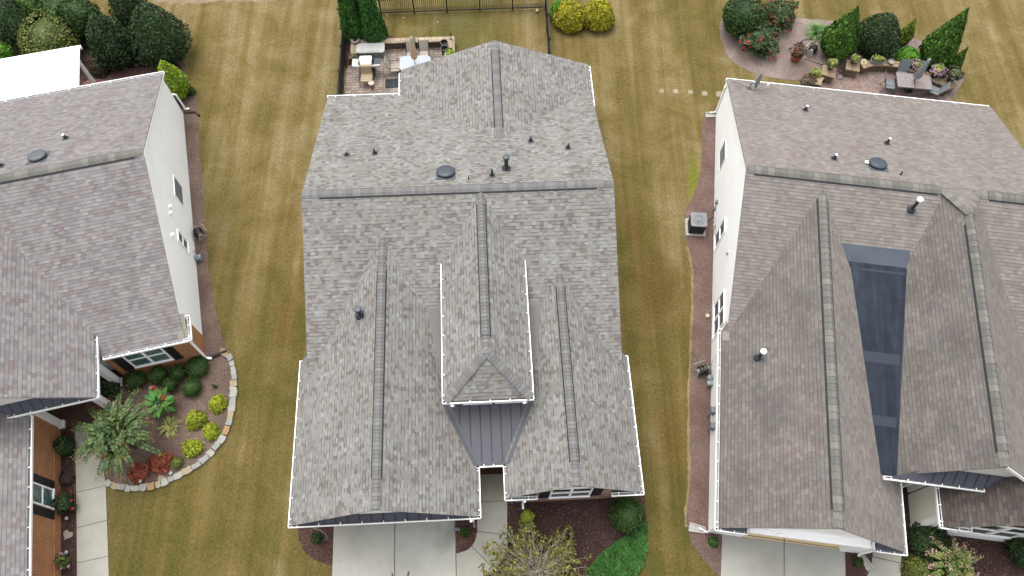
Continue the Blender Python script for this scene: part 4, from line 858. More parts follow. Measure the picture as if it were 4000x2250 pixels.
mb = MB(); mb.tube([(7.42, 26.42, 2.2), (7.36, 26.2, 2.0), (7.36, 26.12, .2), (7.1, 26.10, .1)], .05, 8); mb.build('downspout', M['white'], H, uv=False)
mb = MB(); mb.tube([(13.4, 5.14, 2.5), (13.3, 5.34, 2.3), (13.25, 5.36, .2), (13.2, 5.1, .12)], .05, 8); mb.build('downspout', M['white'], H, uv=False)
for x, y, h_ in ((10.70, 24.21, .3), (13.79, 22.05, .36), (11.16, 20.36, .3)):
    pipe_vent(H, (x, y, qz(y)), h_, .05, nrm=(0, -QS), top='white')
mb = MB(); mb.lathe([(.04, 0), (.03, .1), (.03, .2)], 8, (13.71, 19.71, qz(19.71))); mb.build('vent_stub', M['vent_black'], H, uv=False)
dome_vent(H, (12.90, 20.20, qz(20.2)), -QS, 'vent_blue')
mb = MB(); mb.box(12.38, 12.56, 20.2, 20.36, qz(20.3)+.02, qz(20.3)+.12); mb.build('junction_box', M['white_dirty'], H)
pipe_vent(H, (14.01, 18.1, qz(18.1)), .75, .07, 'flue_pipe', big=True, nrm=(0, QS), top='white')
xw = 8.35; pipe_vent(H, (xw, 11.6, w1(xw)), .7, .07, 'flue_pipe', big=True, nrm=(W1S, 0), top='white')

# ------------------------------------------------------------------ plants
def qmesh(name, V, mat, parent, mi=None, extra=None):
    """mesh of separate quads V (n,4,3); mat list with per-quad index mi; extra = MB appended with its own index"""
    V = np.asarray(V, np.float32); n = len(V); co = V.reshape(-1, 3); ev = ef = em = None
    nv = n*4; loops = np.arange(n*4, dtype=np.int32); tot = np.full(n, 4, np.int32)
    mats = mat if isinstance(mat, (list, tuple)) else [mat]
    idx = np.zeros(n, np.int32) if mi is None else np.asarray(mi, np.int32)
    if extra is not None and extra.v:
        ev = np.array(extra.v, np.float32); co = np.vstack([co, ev])
        loops = np.concatenate([loops]+[np.array(f, np.int32)+nv for f in extra.f]); tot = np.concatenate([tot, np.array([len(f) for f in extra.f], np.int32)]); idx = np.concatenate([idx, np.array(extra.m, np.int32)])
    me = bpy.data.meshes.new(name); me.vertices.add(len(co)); me.vertices.foreach_set('co', co.ravel())
    me.loops.add(len(loops)); me.loops.foreach_set('vertex_index', loops)
    me.polygons.add(len(tot)); st = np.concatenate([[0], np.cumsum(tot)[:-1]]).astype(np.int32)
    me.polygons.foreach_set('loop_start', st); me.polygons.foreach_set('loop_total', tot)
    for m in mats: me.materials.append(m)
    me.polygons.foreach_set('material_index', idx); me.update(calc_edges=True); me.validate()
    o = bpy.data.objects.new(name, me); COL.objects.link(o)
    if parent: o.parent = parent
    return o
def unit(a): return a/np.maximum(1e-9, np.linalg.norm(a, axis=-1, keepdims=True))
def leaves(P, N, size, aspect=1.6, tilt=.7, up=0.0):
    """quads at P facing roughly N"""
    n = len(P); N = unit(N+rng.normal(0, tilt, (n, 3))); A = rng.normal(0, 1, (n, 3)); A[:, 2] += up*3
    A = unit(A-N*(A*N).sum(1, keepdims=True)); B = np.cross(N, A); s = size*rng.uniform(.6, 1.35, (n, 1))
    a, b = A*s*aspect*.5, B*s*.5
    return np.stack([P-a, P+b*.9-a*.1, P+a, P-b*.9-a*.1], 1)
PROF = {
 'round': lambda t: np.sqrt(np.clip(1-(2*t-1)**2, 0, 1))**.85,
 'dome': lambda t: np.sqrt(np.clip(1-t**2.2, 0, 1))*np.clip(.72+t*1.2, 0, 1),
 'egg': lambda t: np.clip(np.sin(np.pi*np.clip(t, 0, 1)**.62), 0, 1)**.75,
 'cone': lambda t: np.clip((1-t)**.72*(.72+.9*np.clip(t*2.2, 0, .31)), 0, 1),
 'flame': lambda t: np.clip((np.clip((t+.05)/.34, 0, 1))**.6*(1-np.clip((t-.12)/.88, 0, 1)**1.35)**1.0, 0, 1),
 'mound': lambda t: np.sqrt(np.clip(1-t**2, 0, 1)),
}
def crown(parent, r, h, z0, prof, mat, n, leaf, aspect=1.6, tilt=.6, up=0.0, lump=.10, clumps=0, sx=1.0, sy=1.0, core=.80, jag=.16, name='crown', lean=(0, 0)):
    f = PROF[prof]; ph = rng.uniform(0, 6.28, 8); k1, k2, k3 = rng.integers(2, 4), rng.integers(4, 7), rng.integers(7, 11)
    def R(t, a):
        l = 1+lump*(np.sin(k1*a+ph[0]+2*t)+.7*np.sin(k2*a+ph[1]+6*t*np.sin(ph[2]))+.5*np.sin(k3*a+9*t+ph[3]))*.6
        return f(t)*r*l*(1+lump*.5*np.sin(8*t+ph[4]+2*a))
    t = rng.uniform(0, 1, n*3); keep = rng.uniform(0, 1, n*3) < np.clip(f(t)+.12, 0, 1); t = t[keep][:n]; n = len(t)
    a = rng.uniform(0, 2*np.pi, n)
    if clumps:
        ci = rng.integers(0, clumps, n); ct, ca = rng.uniform(0.02, .98, clumps), rng.uniform(0, 6.28, clumps); w_ = 1.6/math.sqrt(clumps)
        t = np.clip(ct[ci]+rng.normal(0, w_*.34, n), 0, 1); a = ca[ci]+rng.normal(0, w_*1.1, n)
        ds = np.hypot((t-ct[ci])/.34, (a-ca[ci])/1.1)/w_; rad = 1.03-.17*ds**1.5
    else: rad = 1-np.abs(rng.normal(0, jag*.6, n))
    rr = R(t, a)*np.clip(rad+rng.normal(0, .03, n), .45, 1.15)
    P = np.stack([rr*np.cos(a)*sx+lean[0]*t*h, rr*np.sin(a)*sy+lean[1]*t*h, z0+t*h], 1)
    dt = .02; dr = (f(np.clip(t+dt, 0, 1))-f(np.clip(t-dt, 0, 1)))*r/(2*dt*h)
    N = unit(np.stack([np.cos(a), np.sin(a), -dr], 1))
    V = leaves(P, N, leaf, aspect, tilt, up); mb = MB()
    if core:
        m, nn = 12, 18; prof_ = []
        tt = np.linspace(.015, .985, m); vs = []
        for q in tt:
            for k in range(nn):
                an = 2*math.pi*k/nn; x = float(R(np.array([q]), np.array([an]))[0])*core; vs.append((x*math.cos(an)*sx+lean[0]*q*h, x*math.sin(an)*sy+lean[1]*q*h, z0+h*(.03+.83*q)))
        mb.add(vs, [(i*nn+k, i*nn+(k+1) % nn, (i+1)*nn+(k+1) % nn, (i+1)*nn+k) for i in range(m-1) for k in range(nn)]+[tuple(range(nn-1, -1, -1)), tuple(range((m-1)*nn, m*nn))])
    return qmesh(name, V, M[mat], parent, extra=mb), R
def trunk(parent, r, h, lean=(0, 0), name='trunk'):
    mb = MB(); mb.tube([(0, 0, -.02), (lean[0]*.3, lean[1]*.3, h*.5), (lean[0], lean[1], h)], [r*1.3, r, r*.6], 8)
    for k in range(4):
        a = k*1.6+.4; mb.tube([(lean[0]*.5, lean[1]*.5, h*.55), (math.cos(a)*h*.28, math.sin(a)*h*.28, h*.95)], [r*.6, r*.25], 6)
    return mb.build(name, M['bark'], parent, uv=False)
G8 = C8
L = lambda name, *cs, **k: M.__setitem__(name, leafmat(name, *cs, **k))
L('holly_dark', C8(24, 38, 19, 1.98), C8(34, 52, 26, 1.98), C8(44, 66, 32, 1.98), C8(56, 80, 39, 1.98))
L('boxwood', C8(30, 50, 19, 1.62), C8(42, 66, 24, 1.62), C8(54, 80, 31, 1.62), C8(70, 96, 39, 1.62))
L('shrub_mid', C8(40, 66, 27, 1.80), C8(54, 84, 34, 1.80), C8(70, 98, 39, 1.80), C8(84, 112, 45, 1.80))
L('shrub_olive', C8(62, 78, 34, 1.59), C8(80, 96, 42, 1.59), C8(104, 112, 50, 1.59), C8(128, 128, 58, 1.59))
L('shrub_brown', C8(52, 50, 34, 1.59), C8(64, 60, 38, 1.59), C8(78, 70, 44, 1.59))
L('lime', C8(98, 126, 30, 1.59), C8(122, 150, 36, 1.59), C8(144, 168, 44, 1.59), C8(160, 180, 56, 1.59))
L('lime_green', C8(70, 124, 28, 1.28), C8(88, 148, 34, 1.28), C8(108, 166, 44, 1.28), C8(122, 176, 54, 1.28))
L('arborvitae', C8(22, 54, 13, 2.14), C8(32, 70, 18, 2.14), C8(44, 86, 22, 2.14), C8(58, 102, 29, 2.14))
L('cypress', C8(34, 62, 16, 1.92), C8(46, 78, 19, 1.92), C8(60, 92, 24, 1.92), C8(84, 112, 32, 1.92))
L('cypress_gold', C8(60, 88, 24, 1.35), C8(88, 112, 32, 1.35), C8(120, 136, 42, 1.35), C8(140, 150, 52, 1.35))
L('gold_thread', C8(128, 132, 28, 1.3), C8(160, 158, 36, 1.3), C8(184, 178, 46, 1.3), C8(200, 192, 62, 1.3))
L('gold_mop', C8(115, 129, 30, 1.32), C8(153, 166, 40, 1.32), C8(176, 188, 56, 1.32), C8(188, 198, 70, 1.32))
L('rose_leaf', C8(44, 62, 36, 1.65), C8(58, 78, 44, 1.65), C8(74, 92, 54, 1.65), C8(90, 104, 62, 1.65))
L('rose_dark', C8(34, 48, 29, 2.25), C8(46, 60, 34, 2.25), C8(62, 74, 41, 2.25))
L('myrtle', C8(50, 76, 40, 1.2), C8(66, 94, 54, 1.25), C8(82, 112, 66, 1.3), C8(100, 124, 74, 1.3), C8(114, 120, 64, 1.2))
L('myrtle_tip', C8(96, 100, 48, 1.2), C8(118, 100, 44, 1.30), C8(136, 112, 50, 1.30), C8(150, 126, 62, 1.30))
L('canna', C8(56, 110, 40, 1.28), C8(72, 130, 48, 1.28), C8(90, 146, 58, 1.28))
L('yucca_leaf', C8(108, 116, 58, 1.28), C8(168, 170, 96, 1.28), C8(206, 204, 140, 1.28))
L('juniper', C8(44, 88, 36, 1.3), C8(56, 104, 42, 1.3), C8(68, 118, 48, 1.3), C8(84, 130, 56, 1.3))
L('sedum', C8(124, 60, 44, 1.83), C8(142, 74, 54, 1.83), C8(158, 90, 66, 1.83))
L('sedum_leaf', C8(60, 84, 48, 1.59), C8(78, 98, 58, 1.59))
L('yellowing', C8(80, 92, 44, 1.1), C8(100, 110, 52, 1.1), C8(116, 122, 58, 1.1), C8(134, 132, 60, 1.1), C8(190, 172, 58, 1.2))
L('planter_leaf', C8(118, 134, 62, 1.59), C8(140, 154, 76, 1.59), C8(160, 166, 92, 1.59))
L('begonia', C8(96, 72, 60, 1.59), C8(74, 84, 62, 1.59), C8(126, 92, 76, 1.59))
L('grass_blade', C8(84, 124, 62, 1.59), C8(104, 142, 78, 1.59), C8(130, 160, 96, 1.59))
L('red_bloom', C8(214, 44, 66, 0.95), C8(232, 66, 84, 0.95)); L('pink_bloom', C8(222, 150, 206, 1.18), C8(238, 180, 222, 1.18)); L('white_bloom', C8(236, 226, 214, 0.95), C8(246, 240, 232, 0.95)); L('blush_bloom', C8(222, 178, 156, 1.18), C8(238, 206, 190, 1.18)); L('scarlet', C8(216, 60, 44, 0.95), C8(230, 84, 60, 0.95)); L('mauve_bloom', C8(150, 112, 142, 1.59), C8(176, 140, 166, 1.59)); L('purple_dark', C8(64, 44, 48, 1.59), C8(80, 54, 58, 1.59), C8(58, 58, 46, 1.59))
L('crepe_leaf', C8(66, 92, 46, 1.59), C8(86, 110, 56, 1.59), C8(110, 124, 66, 1.59), C8(134, 130, 74, 1.59))

def plant(name, label, cat, base, r, h, prof, mat, n, leaf, group=None, z0=.04, tr=.05, **k):
    root = thing(name, label, cat, base, rng.uniform(0, 6.28), group)
    o, R = crown(root, r, h-z0, z0, prof, mat, n, leaf, **k)
    trunk(root, tr, max(.2, h*.45), name='trunk' if 'tree' in name or 'cypress' in name or 'arborvitae' in name else 'stem')
    return root, R
def blob(name, label, cat, u, v, wpx, h, prof, mat, n, leaf, **k):
    """shrub whose middle is seen at photo position (u, v), wpx wide, h metres tall"""
    c = at(u, v, h*.5); r = wpx/2/pxm(*proj0(c)); return plant(name, label, cat, (c.x, c.y, 0), r, h, prof, mat, n, leaf, **k)
def proj0(p):
    c = RC.T @ (np.array(p)-np.array([0, 0, CAMH])); return 2000+F*c[0]/c[2], 1125+F*c[1]/c[2]
def spire(name, label, cat, base, top, wpx, prof, mat, n, leaf, **k):
    b = at(*base); h = height_to(b, *top); mid = at(*base); r = wpx/2/pxm((base[0]+top[0])/2, (base[1]+top[1])/2+40)
    return plant(name, label, cat, b, r, h, prof, mat, n, leaf, **k)
def blooms(root, R, h, z0, n, mat, size=.05, tmin=.25, name='blossom'):
    t = rng.uniform(tmin, .97, n); a = rng.uniform(0, 6.28, n); rr = R(t, a)*1.03
    P = np.stack([rr*np.cos(a), rr*np.sin(a), z0+t*(h-z0)], 1); C = np.repeat(P, 5, 0)+rng.normal(0, size*.35, (n*5, 3))
    N = np.repeat(unit(np.stack([np.cos(a), np.sin(a), np.full(n, .8)], 1)), 5, 0)
    return qmesh(name, leaves(C, N, size*.9, 1.0, .5), M[mat], root)

# rear shrub bank behind the left house
blob('holly_tree', 'big rounded dark holly nearest the lawn, largest of the trees past the patio cover', 'tree', 606, 122, 218, 3.6, 'egg', 'holly_dark', 5200, .085, tr=.09, lump=.05)
blob('holly_tree', 'dark dense holly left of the largest rounded holly, above the paved corner', 'tree', 425, 150, 172, 3.4, 'egg', 'holly_dark', 4200, .085, tr=.09, lump=.08)
blob('holly_tree', 'dark holly standing behind and between the two big hollies, cut by the frame top', 'tree', 500, 20, 150, 3.6, 'egg', 'holly_dark', 3000, .09, tr=.09)
blob('shrub', 'yellowish olive rounded shrub just beyond the white patio cover', 'shrub', 190, 145, 238, 2.0, 'round', 'shrub_olive', 7000, .085, lump=.09, core=.7)
blob('shrub', 'dark tall shrub in the top left corner of the lot behind the olive shrub', 'shrub', 40, 70, 190, 2.8, 'egg', 'holly_dark', 3600, .09, lump=.13)
blob('shrub', 'ragged mid green shrub at the top edge, left of the yellow green one', 'shrub', 128, 30, 130, 2.4, 'round', 'shrub_mid', 2200, .085, lump=.16)
blob('shrub', 'loose bright green shrub at the top edge directly behind the olive shrub', 'shrub', 240, 52, 150, 2.2, 'round', 'shrub_mid', 2400, .085, lump=.16)
blob('shrub', 'mottled green shrub between the olive shrub and the dark hollies', 'shrub', 322, 75, 150, 2.6, 'round', 'boxwood', 2600, .085, lump=.12)
blob('shrub', 'low leafy bright green shrub at the left frame edge beside the patio cover', 'shrub', 14, 205, 70, 1.1, 'round', 'lime_green', 700, .08, lump=.14)
blob('shrub', 'small brownish clipped shrub in shade beside the dark red pavers', 'shrub', 384, 262, 76, .75, 'mound', 'shrub_brown', 1100, .05, lump=.06)
spire('lime_shrub', 'tall lime green shrub at the rear corner of the pale gable wall', 'shrub', (706, 372), (655, 226), 104, 'egg', 'lime', 2600, .075, lump=.07)
blob('shrub', 'small dark green shrub at the foot of the tall lime shrub', 'shrub', 744, 352, 32, .5, 'mound', 'boxwood', 500, .05)
# garden in front of the left house
for k, (u, v, w_, lab) in enumerate(((772, 1434, 92, 'round clipped boxwood nearest the brick corner, largest of the set'), (694, 1456, 64, 'small round boxwood just left of the largest boxwood'), (616, 1466, 76, 'round boxwood under the middle of the brick front window'), (524, 1486, 84, 'shaded round boxwood under the left end of the front window, by the white column'), (748, 1512, 80, 'round boxwood in front of the largest one, nearest the open mulch'), (664, 1502, 56, 'low boxwood behind the broad leaved red flowering plant'))):
    blob('boxwood', lab, 'shrub', u, v, w_, .62, 'round', 'boxwood', 1300, .04, group='clipped boxwoods below the front window', lump=.04, tr=.03)
blob('shrub', 'dark spiky shrub in the shade beside the porch column', 'shrub', 418, 1500, 90, .9, 'round', 'holly_dark', 900, .08, lump=.15)
for u, v, w_, lab in ((848, 1574, 66, 'golden thread shrub nearest the stone edging, highest of four'), (762, 1638, 76, 'golden thread shrub beside the striped yucca'), (821, 1682, 62, 'golden thread shrub between the yucca and the stone edge, second from bottom'), (748, 1748, 70, 'golden thread shrub nearest the rust red stonecrop')):
    blob('gold_thread_shrub', lab, 'shrub', u, v, w_, .5, 'mound', 'gold_mop', 1100, .05, group='four golden shrubs in the curved bed', aspect=3.2, tilt=1.0, lump=.14, core=.6, tr=.03)
blob('stonecrop', 'rust red flowering stonecrop clump beside the flagstone edge', 'plant', 622, 1806, 92, .42, 'mound', 'sedum', 2000, .05, lump=.2, tr=.02, clumps=44, core=.45)
blob('stonecrop', 'rust red stonecrop partly under the crape myrtle, left of the other one', 'plant', 545, 1842, 88, .42, 'mound', 'sedum', 1600, .05, lump=.2, tr=.02, clumps=40, core=.45)
blob('shrub', 'small olive brown cushion plant right of the rust red stonecrop', 'plant', 690, 1806, 50, .3, 'mound', 'shrub_olive', 500, .04, tr=.02)
blob('shrub', 'dark shrub between the brick wall and the concrete path, at the porch column', 'shrub', 252, 1742, 70, .9, 'round', 'holly_dark', 1100, .06, lump=.1)
ro, R = blob('rose_bush', 'rose bush with a few red blooms below the brick wall window', 'shrub', 250, 1965, 84, .95, 'round', 'rose_dark', 1100, .06, lump=.2, core=.55, clumps=26); blooms(ro, R, .95, .04, 8, 'red_bloom', .09)
ro, R = blob('rose_bush', 'sparse rose bush with pink and white blooms at the bottom of the brick wall', 'shrub', 240, 2195, 56, .7, 'round', 'crepe_leaf', 420, .06, lump=.25, core=0, clumps=14); blooms(ro, R, .7, .04, 7, 'pink_bloom', .07)
blob('shrub', 'purple leaved low plant in the mulch between window and path', 'plant', 258, 1868, 56, .35, 'mound', 'purple_dark', 500, .06, tr=.02)
# middle lot plants
spire('arborvitae', 'tall arborvitae in the fence corner by the patio, left one', 'tree', (1393, 148), (1356, -175), 112, 'cone', 'arborvitae', 8500, .10, group='two arborvitae by the patio', aspect=2.4, up=1.0, tilt=.5, lump=.06, tr=.1)
spire('arborvitae', 'tall arborvitae touching the patio wall, right one of the pair', 'tree', (1466, 160), (1452, -110), 112, 'cone', 'arborvitae', 8500, .10, group='two arborvitae by the patio', aspect=2.4, up=1.0, tilt=.5, lump=.06, tr=.1)
blob('gold_cypress', 'left one of two bright gold thread shrubs beyond the corner of the black fence', 'shrub', 2226, 55, 130, 1.35, 'dome', 'gold_thread', 3600, .075, group='bright gold shrubs beside the fence', aspect=3.0, tilt=.9, lump=.07)
blob('gold_cypress', 'right one of two bright gold thread shrubs, away from the black fence', 'shrub', 2338, 52, 128, 1.4, 'dome', 'gold_thread', 3600, .075, group='bright gold shrubs beside the fence', aspect=3.0, tilt=.9, lump=.07)
blob('shrub', 'green edge shrub squeezed between black fence and gold shrub', 'shrub', 2178, 38, 60, 1.2, 'dome', 'lime_green', 800, .07, lump=.1)
blob('boxwood', 'small dark bush in the mulch left of the middle driveway', 'shrub', 1237, 2102, 44, .45, 'round', 'holly_dark', 700, .045, lump=.1, tr=.02)
blob('boxwood', 'small dark bush in the mulch island beside the drain pipes', 'shrub', 1818, 2077, 42, .45, 'round', 'boxwood', 700, .04, lump=.1, tr=.02)
c = at(2058, 2030); root, R = plant('topiary', 'small golden ball topiary on a thin stem in dark mulch', 'shrub', c, .245, 1.05, 'round', 'gold_mop', 1300, .04, z0=.5, tr=.025)
blob('holly_shrub', 'large clipped dark green ball shrub by the gable corner and gutter', 'shrub', 2450, 2012, 136, 1.35, 'round', 'boxwood', 3600, .05, lump=.03)
# juniper ground cover sweeping along the lawn edge
def groundcover(name, outline, mat, n, h):
    pts = [at(u, v) for u, v in outline]; xs = [p.x for p in pts]; ys = [p.y for p in pts]; out = []
    def inside(x, y):
        c = False; j = len(pts)-1
        for i in range(len(pts)):
            if (pts[i].y > y) != (pts[j].y > y) and x < (pts[j].x-pts[i].x)*(y-pts[i].y)/(pts[j].y-pts[i].y)+pts[i].x: c = not c
            j = i
        return c
    while len(out) < n:
        x, y = random.uniform(min(xs), max(xs)), random.uniform(min(ys), max(ys))
        if inside(x, y):
            lum = .55+.45*math.sin(x*2.3+1.2*math.sin(y*1.9))*math.cos(y*2.1+x)+.25*math.sin(x*7+y*5); out.append((x, y, .05+h*max(.1, lum)*random.uniform(.6, 1)))
    P = np.array(out); N = np.tile([[0, 0, 1.0]], (n, 1)); V = leaves(P, N, .075, 2.2, .65)
    mb = MB(); mb.poly([(p.x, p.y, .05) for p in pts]); o = qmesh(name, V, M[mat], None, extra=mb); return o
o = groundcover('juniper_groundcover', [(2345, 2170), (2420, 2110), (2500, 2060), (2524, 2040), (2527, 2110), (2515, 2190), (2478, 2260), (2440, 2330), (2320, 2330), (2295, 2230)], 'juniper', 9000, .34)
tag(o, 'bright green juniper carpet curving along the lawn edge below the ball shrub', 'ground cover', kind='stuff')
# half bare shrub with yellow leaves at the bottom edge
def twiggy(name, label, base, n, rad, h, leafn, mat, cat='shrub', up=.5):
    root = thing(name, label, cat, base); mb = MB(); LP = []
    for k in range(n):
        a = rng.uniform(0, 6.28); q = rng.uniform(.25, 1)**.6*rad; hh = h*rng.uniform(.6, 1)*(1-.35*(q/rad)**2)
        tip = Vector((q*math.cos(a), q*math.sin(a), hh)); mid = Vector((tip.x*.42, tip.y*.42, hh*.62))+Vector(rng.normal(0, .06, 3))
        sa_ = (k % 6)*1.05; st = Vector((rad*.30*math.cos(sa_), rad*.30*math.sin(sa_), 0)); tip += st*.6; mid = mid.lerp(st, .25)+Vector(rng.normal(0, .10, 3)); q2 = mid.lerp(tip, .5)+Vector(rng.normal(0, .09, 3)); mb.tube([st, mid, q2, tip], [.015, .010, .007, .004], 4)
        for s in range(3):
            t = rng.uniform(.35, .95); p = mid.lerp(tip, t); e = p+Vector(rng.normal(0, .17, 3))+Vector((0, 0, .10)); mb.tube([p, e], [.006, .003], 3)
            LP += [tuple(e+Vector(rng.normal(0, .05, 3))) for _ in range(int(leafn*min(1.0, .25+(q/rad)**2.2)))]
        LP += [tuple(tip+Vector(rng.normal(0, .06, 3))) for _ in range(int(leafn*min(1.0, .25+(q/rad)**2.2)))]
    mb.build('branches', M['twig'], root, uv=False); P = np.array(LP)
    qmesh('crown', leaves(P, np.tile([[0, 0, 1.0]], (len(P), 1)), .07, 1.5, .8), M[mat], root); return root
b = at(2085, 2245); twiggy('bare_shrub', 'half bare twiggy shrub with yellowing leaves at the end of the walkway bed', b, 210, 1.85, 1.5, 7, 'yellowing')
# crape myrtle with arching leafy branches
def myrtle(name, label, base, R0, h, nb, leaf_m, tip_m, tipn=46, blossom=None, nl=26, scale=1.0):
    root = thing(name, label, 'tree', base); mb = MB(); LV, TV = [], []
    for k in range(5):
        a = k*1.26+.3; mb.tube([(.05*math.cos(a), .05*math.sin(a), 0), (.18*math.cos(a), .18*math.sin(a), h*.35), (.4*math.cos(a), .4*math.sin(a), h*.7)], [.035, .03, .018], 6)
    for k in range(nb):
        a = 2*math.pi*k/nb*2.62+rng.uniform(-.25, .25); q = R0*(.12+.88*((k+.5)/nb)**.8)*rng.uniform(.62, 1.16)
        hz = h*(1.05-.42*(q/R0)**1.8)*rng.uniform(.9, 1.08); ca, sa = math.cos(a), math.sin(a)
        p0 = np.array([.15*ca, .15*sa, h*.45]); p1 = np.array([q*.5*ca, q*.5*sa, max(hz, h*.8)*1.12]); p2 = np.array([q*ca, q*sa, hz*.86]); path = []
        for t in np.linspace(0, 1, 9): path.append(Vector((1-t)**2*p0+2*t*(1-t)*p1+t*t*p2))
        mb.tube(path, [.016*(1-.8*i/8) for i in range(9)], 4, cap=False)
        side = np.array([-sa, ca, 0])
        for i in range(nl):
            t = .16+.84*i/nl; c = (1-t)**2*p0+2*t*(1-t)*p1+t*t*p2; d = unit(2*(1-t)*(p1-p0)+2*t*(p2-p1)); ln = (.175-.05*t)*scale*rng.uniform(.85, 1.1)
            for s in (-1, 1):
                e = unit(side*s+d*.35+rng.normal(0, .13, 3)+np.array([0, 0, .10]))*ln; wv = unit(np.cross(np.cross(e, d), e))*ln*.36
                LV.append([c, c+e*.55+wv, c+e, c+e*.55-wv])
        for i in range(tipn):
            c = p2+rng.normal(0, .075*scale, 3)+np.array([ca, sa, .1])*rng.uniform(-.12, .16); TV.append(c)
    C_ = np.stack([rng.normal(0, R0*.16, 420), rng.normal(0, R0*.16, 420), rng.uniform(h*.6, h*.98, 420)], 1); LV = list(np.array(LV))+list(leaves(C_, np.tile([[0, 0, 1.0]], (420, 1)), .085*scale, 2.0, .6))
    mb.build('trunk', M['bark'], root, uv=False); qmesh('crown', LV, M[leaf_m], root)
    P = np.array(TV); qmesh('blossom' if blossom else 'bud_clusters', leaves(P, np.tile([[0, 0, 1.0]], (len(P), 1)), .05*scale, 1.3, .9), M[tip_m], root); return root
c = at(440, 1690, 2.2); myrtle('crape_myrtle', 'wide arching crape myrtle with rows of leaflets and brown bud tips over the concrete path', (c.x, c.y, 0), 1.95, 2.55, 92, 'myrtle', 'myrtle_tip', 16, None, 21)
c = at(3745, 2205, 1.7); myrtle('crape_myrtle', 'crape myrtle with pale pink blossom tips at the bottom edge by the right house', (c.x, c.y, 0), 1.3, 1.9, 34, 'crepe_leaf', 'blush_bloom', 40, True, 16, .8)
# canna, yucca, grass tuft
def bladed(name, label, cat, base, n, ln, wd, mat, rise=.8, droop=.5):
    root = thing(name, label, cat, base); V = []
    for k in range(n):
        a = rng.uniform(0, 6.28); el = rng.uniform(.15, 1.2)*rise; d = np.array([math.cos(a)*math.cos(el), math.sin(a)*math.cos(el), math.sin(el)]); s = np.array([-math.sin(a), math.cos(a), 0])*wd
        l = ln*rng.uniform(.7, 1.1); p0 = d*.03; p1 = d*l*.55; p2 = d*l-np.array([0, 0, droop*l*.35]); p2[2] = max(p2[2], .03)
        V.append([p0-s*.5, p0+s*.5, p1+s*.6, p1-s*.6]); V.append([p1-s*.6, p1+s*.6, p2+s*.06, p2-s*.06])
    qmesh('leaves', V, M[mat], root); return root
bladed('yucca', 'striped yellow and green yucca rosette in the curved bed', 'plant', at(667, 1670), 120, .55, .036, 'yucca_leaf')
bladed('ornamental_grass', 'green fountain grass tuft beside the tall conifer in the back garden bed', 'plant', at(3186, 128), 190, .85, .03, 'grass_blade', 1.0, .9)
bladed('yucca', 'small dark spiky plant on the curved garden wall', 'plant', at(3474, 232, .5), 40, .38, .04, 'rose_leaf', 1.0, .3)
root = thing('canna', 'broad leaved canna with red flower heads in the curved bed', 'plant', at(650, 1590)); V = []
for k in range(46):
    a = rng.uniform(0, 6.28); z = rng.uniform(.2, 1.0); ln = rng.uniform(.34, .5); o_ = rng.uniform(.05, .3); c = np.array([math.cos(a)*o_, math.sin(a)*o_, z]); d = np.array([math.cos(a), math.sin(a), rng.uniform(.0, .5)]); d = unit(d); s = np.array([-math.sin(a), math.cos(a), 0])*ln*.24
    V.append([c, c+d*ln*.45+s, c+d*ln, c+d*ln*.45-s])
qmesh('leaves', V, M['canna'], root); mb = MB()
for k in range(6): mb.tube([(rng.normal(0, .06), rng.normal(0, .06), 0), (rng.normal(0, .14), rng.normal(0, .14), 1.0)], [.02, .012], 6)
mb.build('stem', M['hose_green'], root, uv=False)
P = np.concatenate([np.array([x, y, 1.22])+rng.normal(0, .05, (16, 3)) for x, y in ((.32, .05), (-.1, .42))]); qmesh('blossom', leaves(P, np.tile([[0, 0, 1.]], (32, 1)), .08, 1.2, .8), M['scarlet'], root)
# right back garden
blob('holly_shrub', 'big dark round holly at the left end of the back garden bed', 'shrub', 2906, 62, 166, 2.0, 'round', 'boxwood', 4200, .075, lump=.04, tr=.08)
ro, R = blob('rose_bush', 'grey green rose bush with many red blooms in front of the dark holly', 'shrub', 2962, 148, 184, 1.25, 'round', 'rose_leaf', 4200, .08, lump=.2, core=.5, clumps=80); blooms(ro, R, 1.25, .04, 34, 'red_bloom', .09, .3)
ro, R = blob('rose_bush', 'rose bush with pinkish red blooms at the upper side of the back bed', 'shrub', 3046, 58, 132, 1.35, 'round', 'rose_leaf', 3000, .08, lump=.2, core=.5, clumps=60); blooms(ro, R, 1.35, .04, 32, 'red_bloom', .09, .3)
spire('cypress', 'dark green cypress with a double tip beside the hose reel', 'tree', (3250, 214), (3345, 26), 156, 'flame', 'cypress', 5200, .085, aspect=2.4, up=1, tilt=.5, lump=.08, tr=.08)
spire('holly_shrub', 'dark egg shaped holly with stray shoots between the two large cypresses', 'shrub', (3398, 196), (3446, 40), 166, 'egg', 'holly_dark', 4800, .075, lump=.06, tr=.08)
spire('cypress', 'small yellow green cypress right of the egg shaped holly', 'tree', (3514, 174), (3562, 70), 66, 'flame', 'cypress_gold', 1500, .07, aspect=2.4, up=1, tilt=.5, lump=.1, tr=.04)
spire('cypress', 'largest dark green cypress with split tip at the right of the garden bed', 'tree', (3626, 252), (3764, 26), 150, 'flame', 'cypress', 6400, .085, aspect=2.4, up=1, tilt=.5, lump=.08, tr=.08)
spire('cypress', 'slim leaning young cypress at the far right end of the garden wall', 'tree', (3696, 296), (3782, 186), 64, 'flame', 'cypress', 1500, .07, aspect=2.4, up=1, tilt=.5, lump=.1, tr=.04)
blob('lime_shrub', 'bright lime green dome shrub behind the curved garden wall', 'shrub', 3550, 222, 100, .95, 'dome', 'lime_green', 2200, .07, lump=.05)
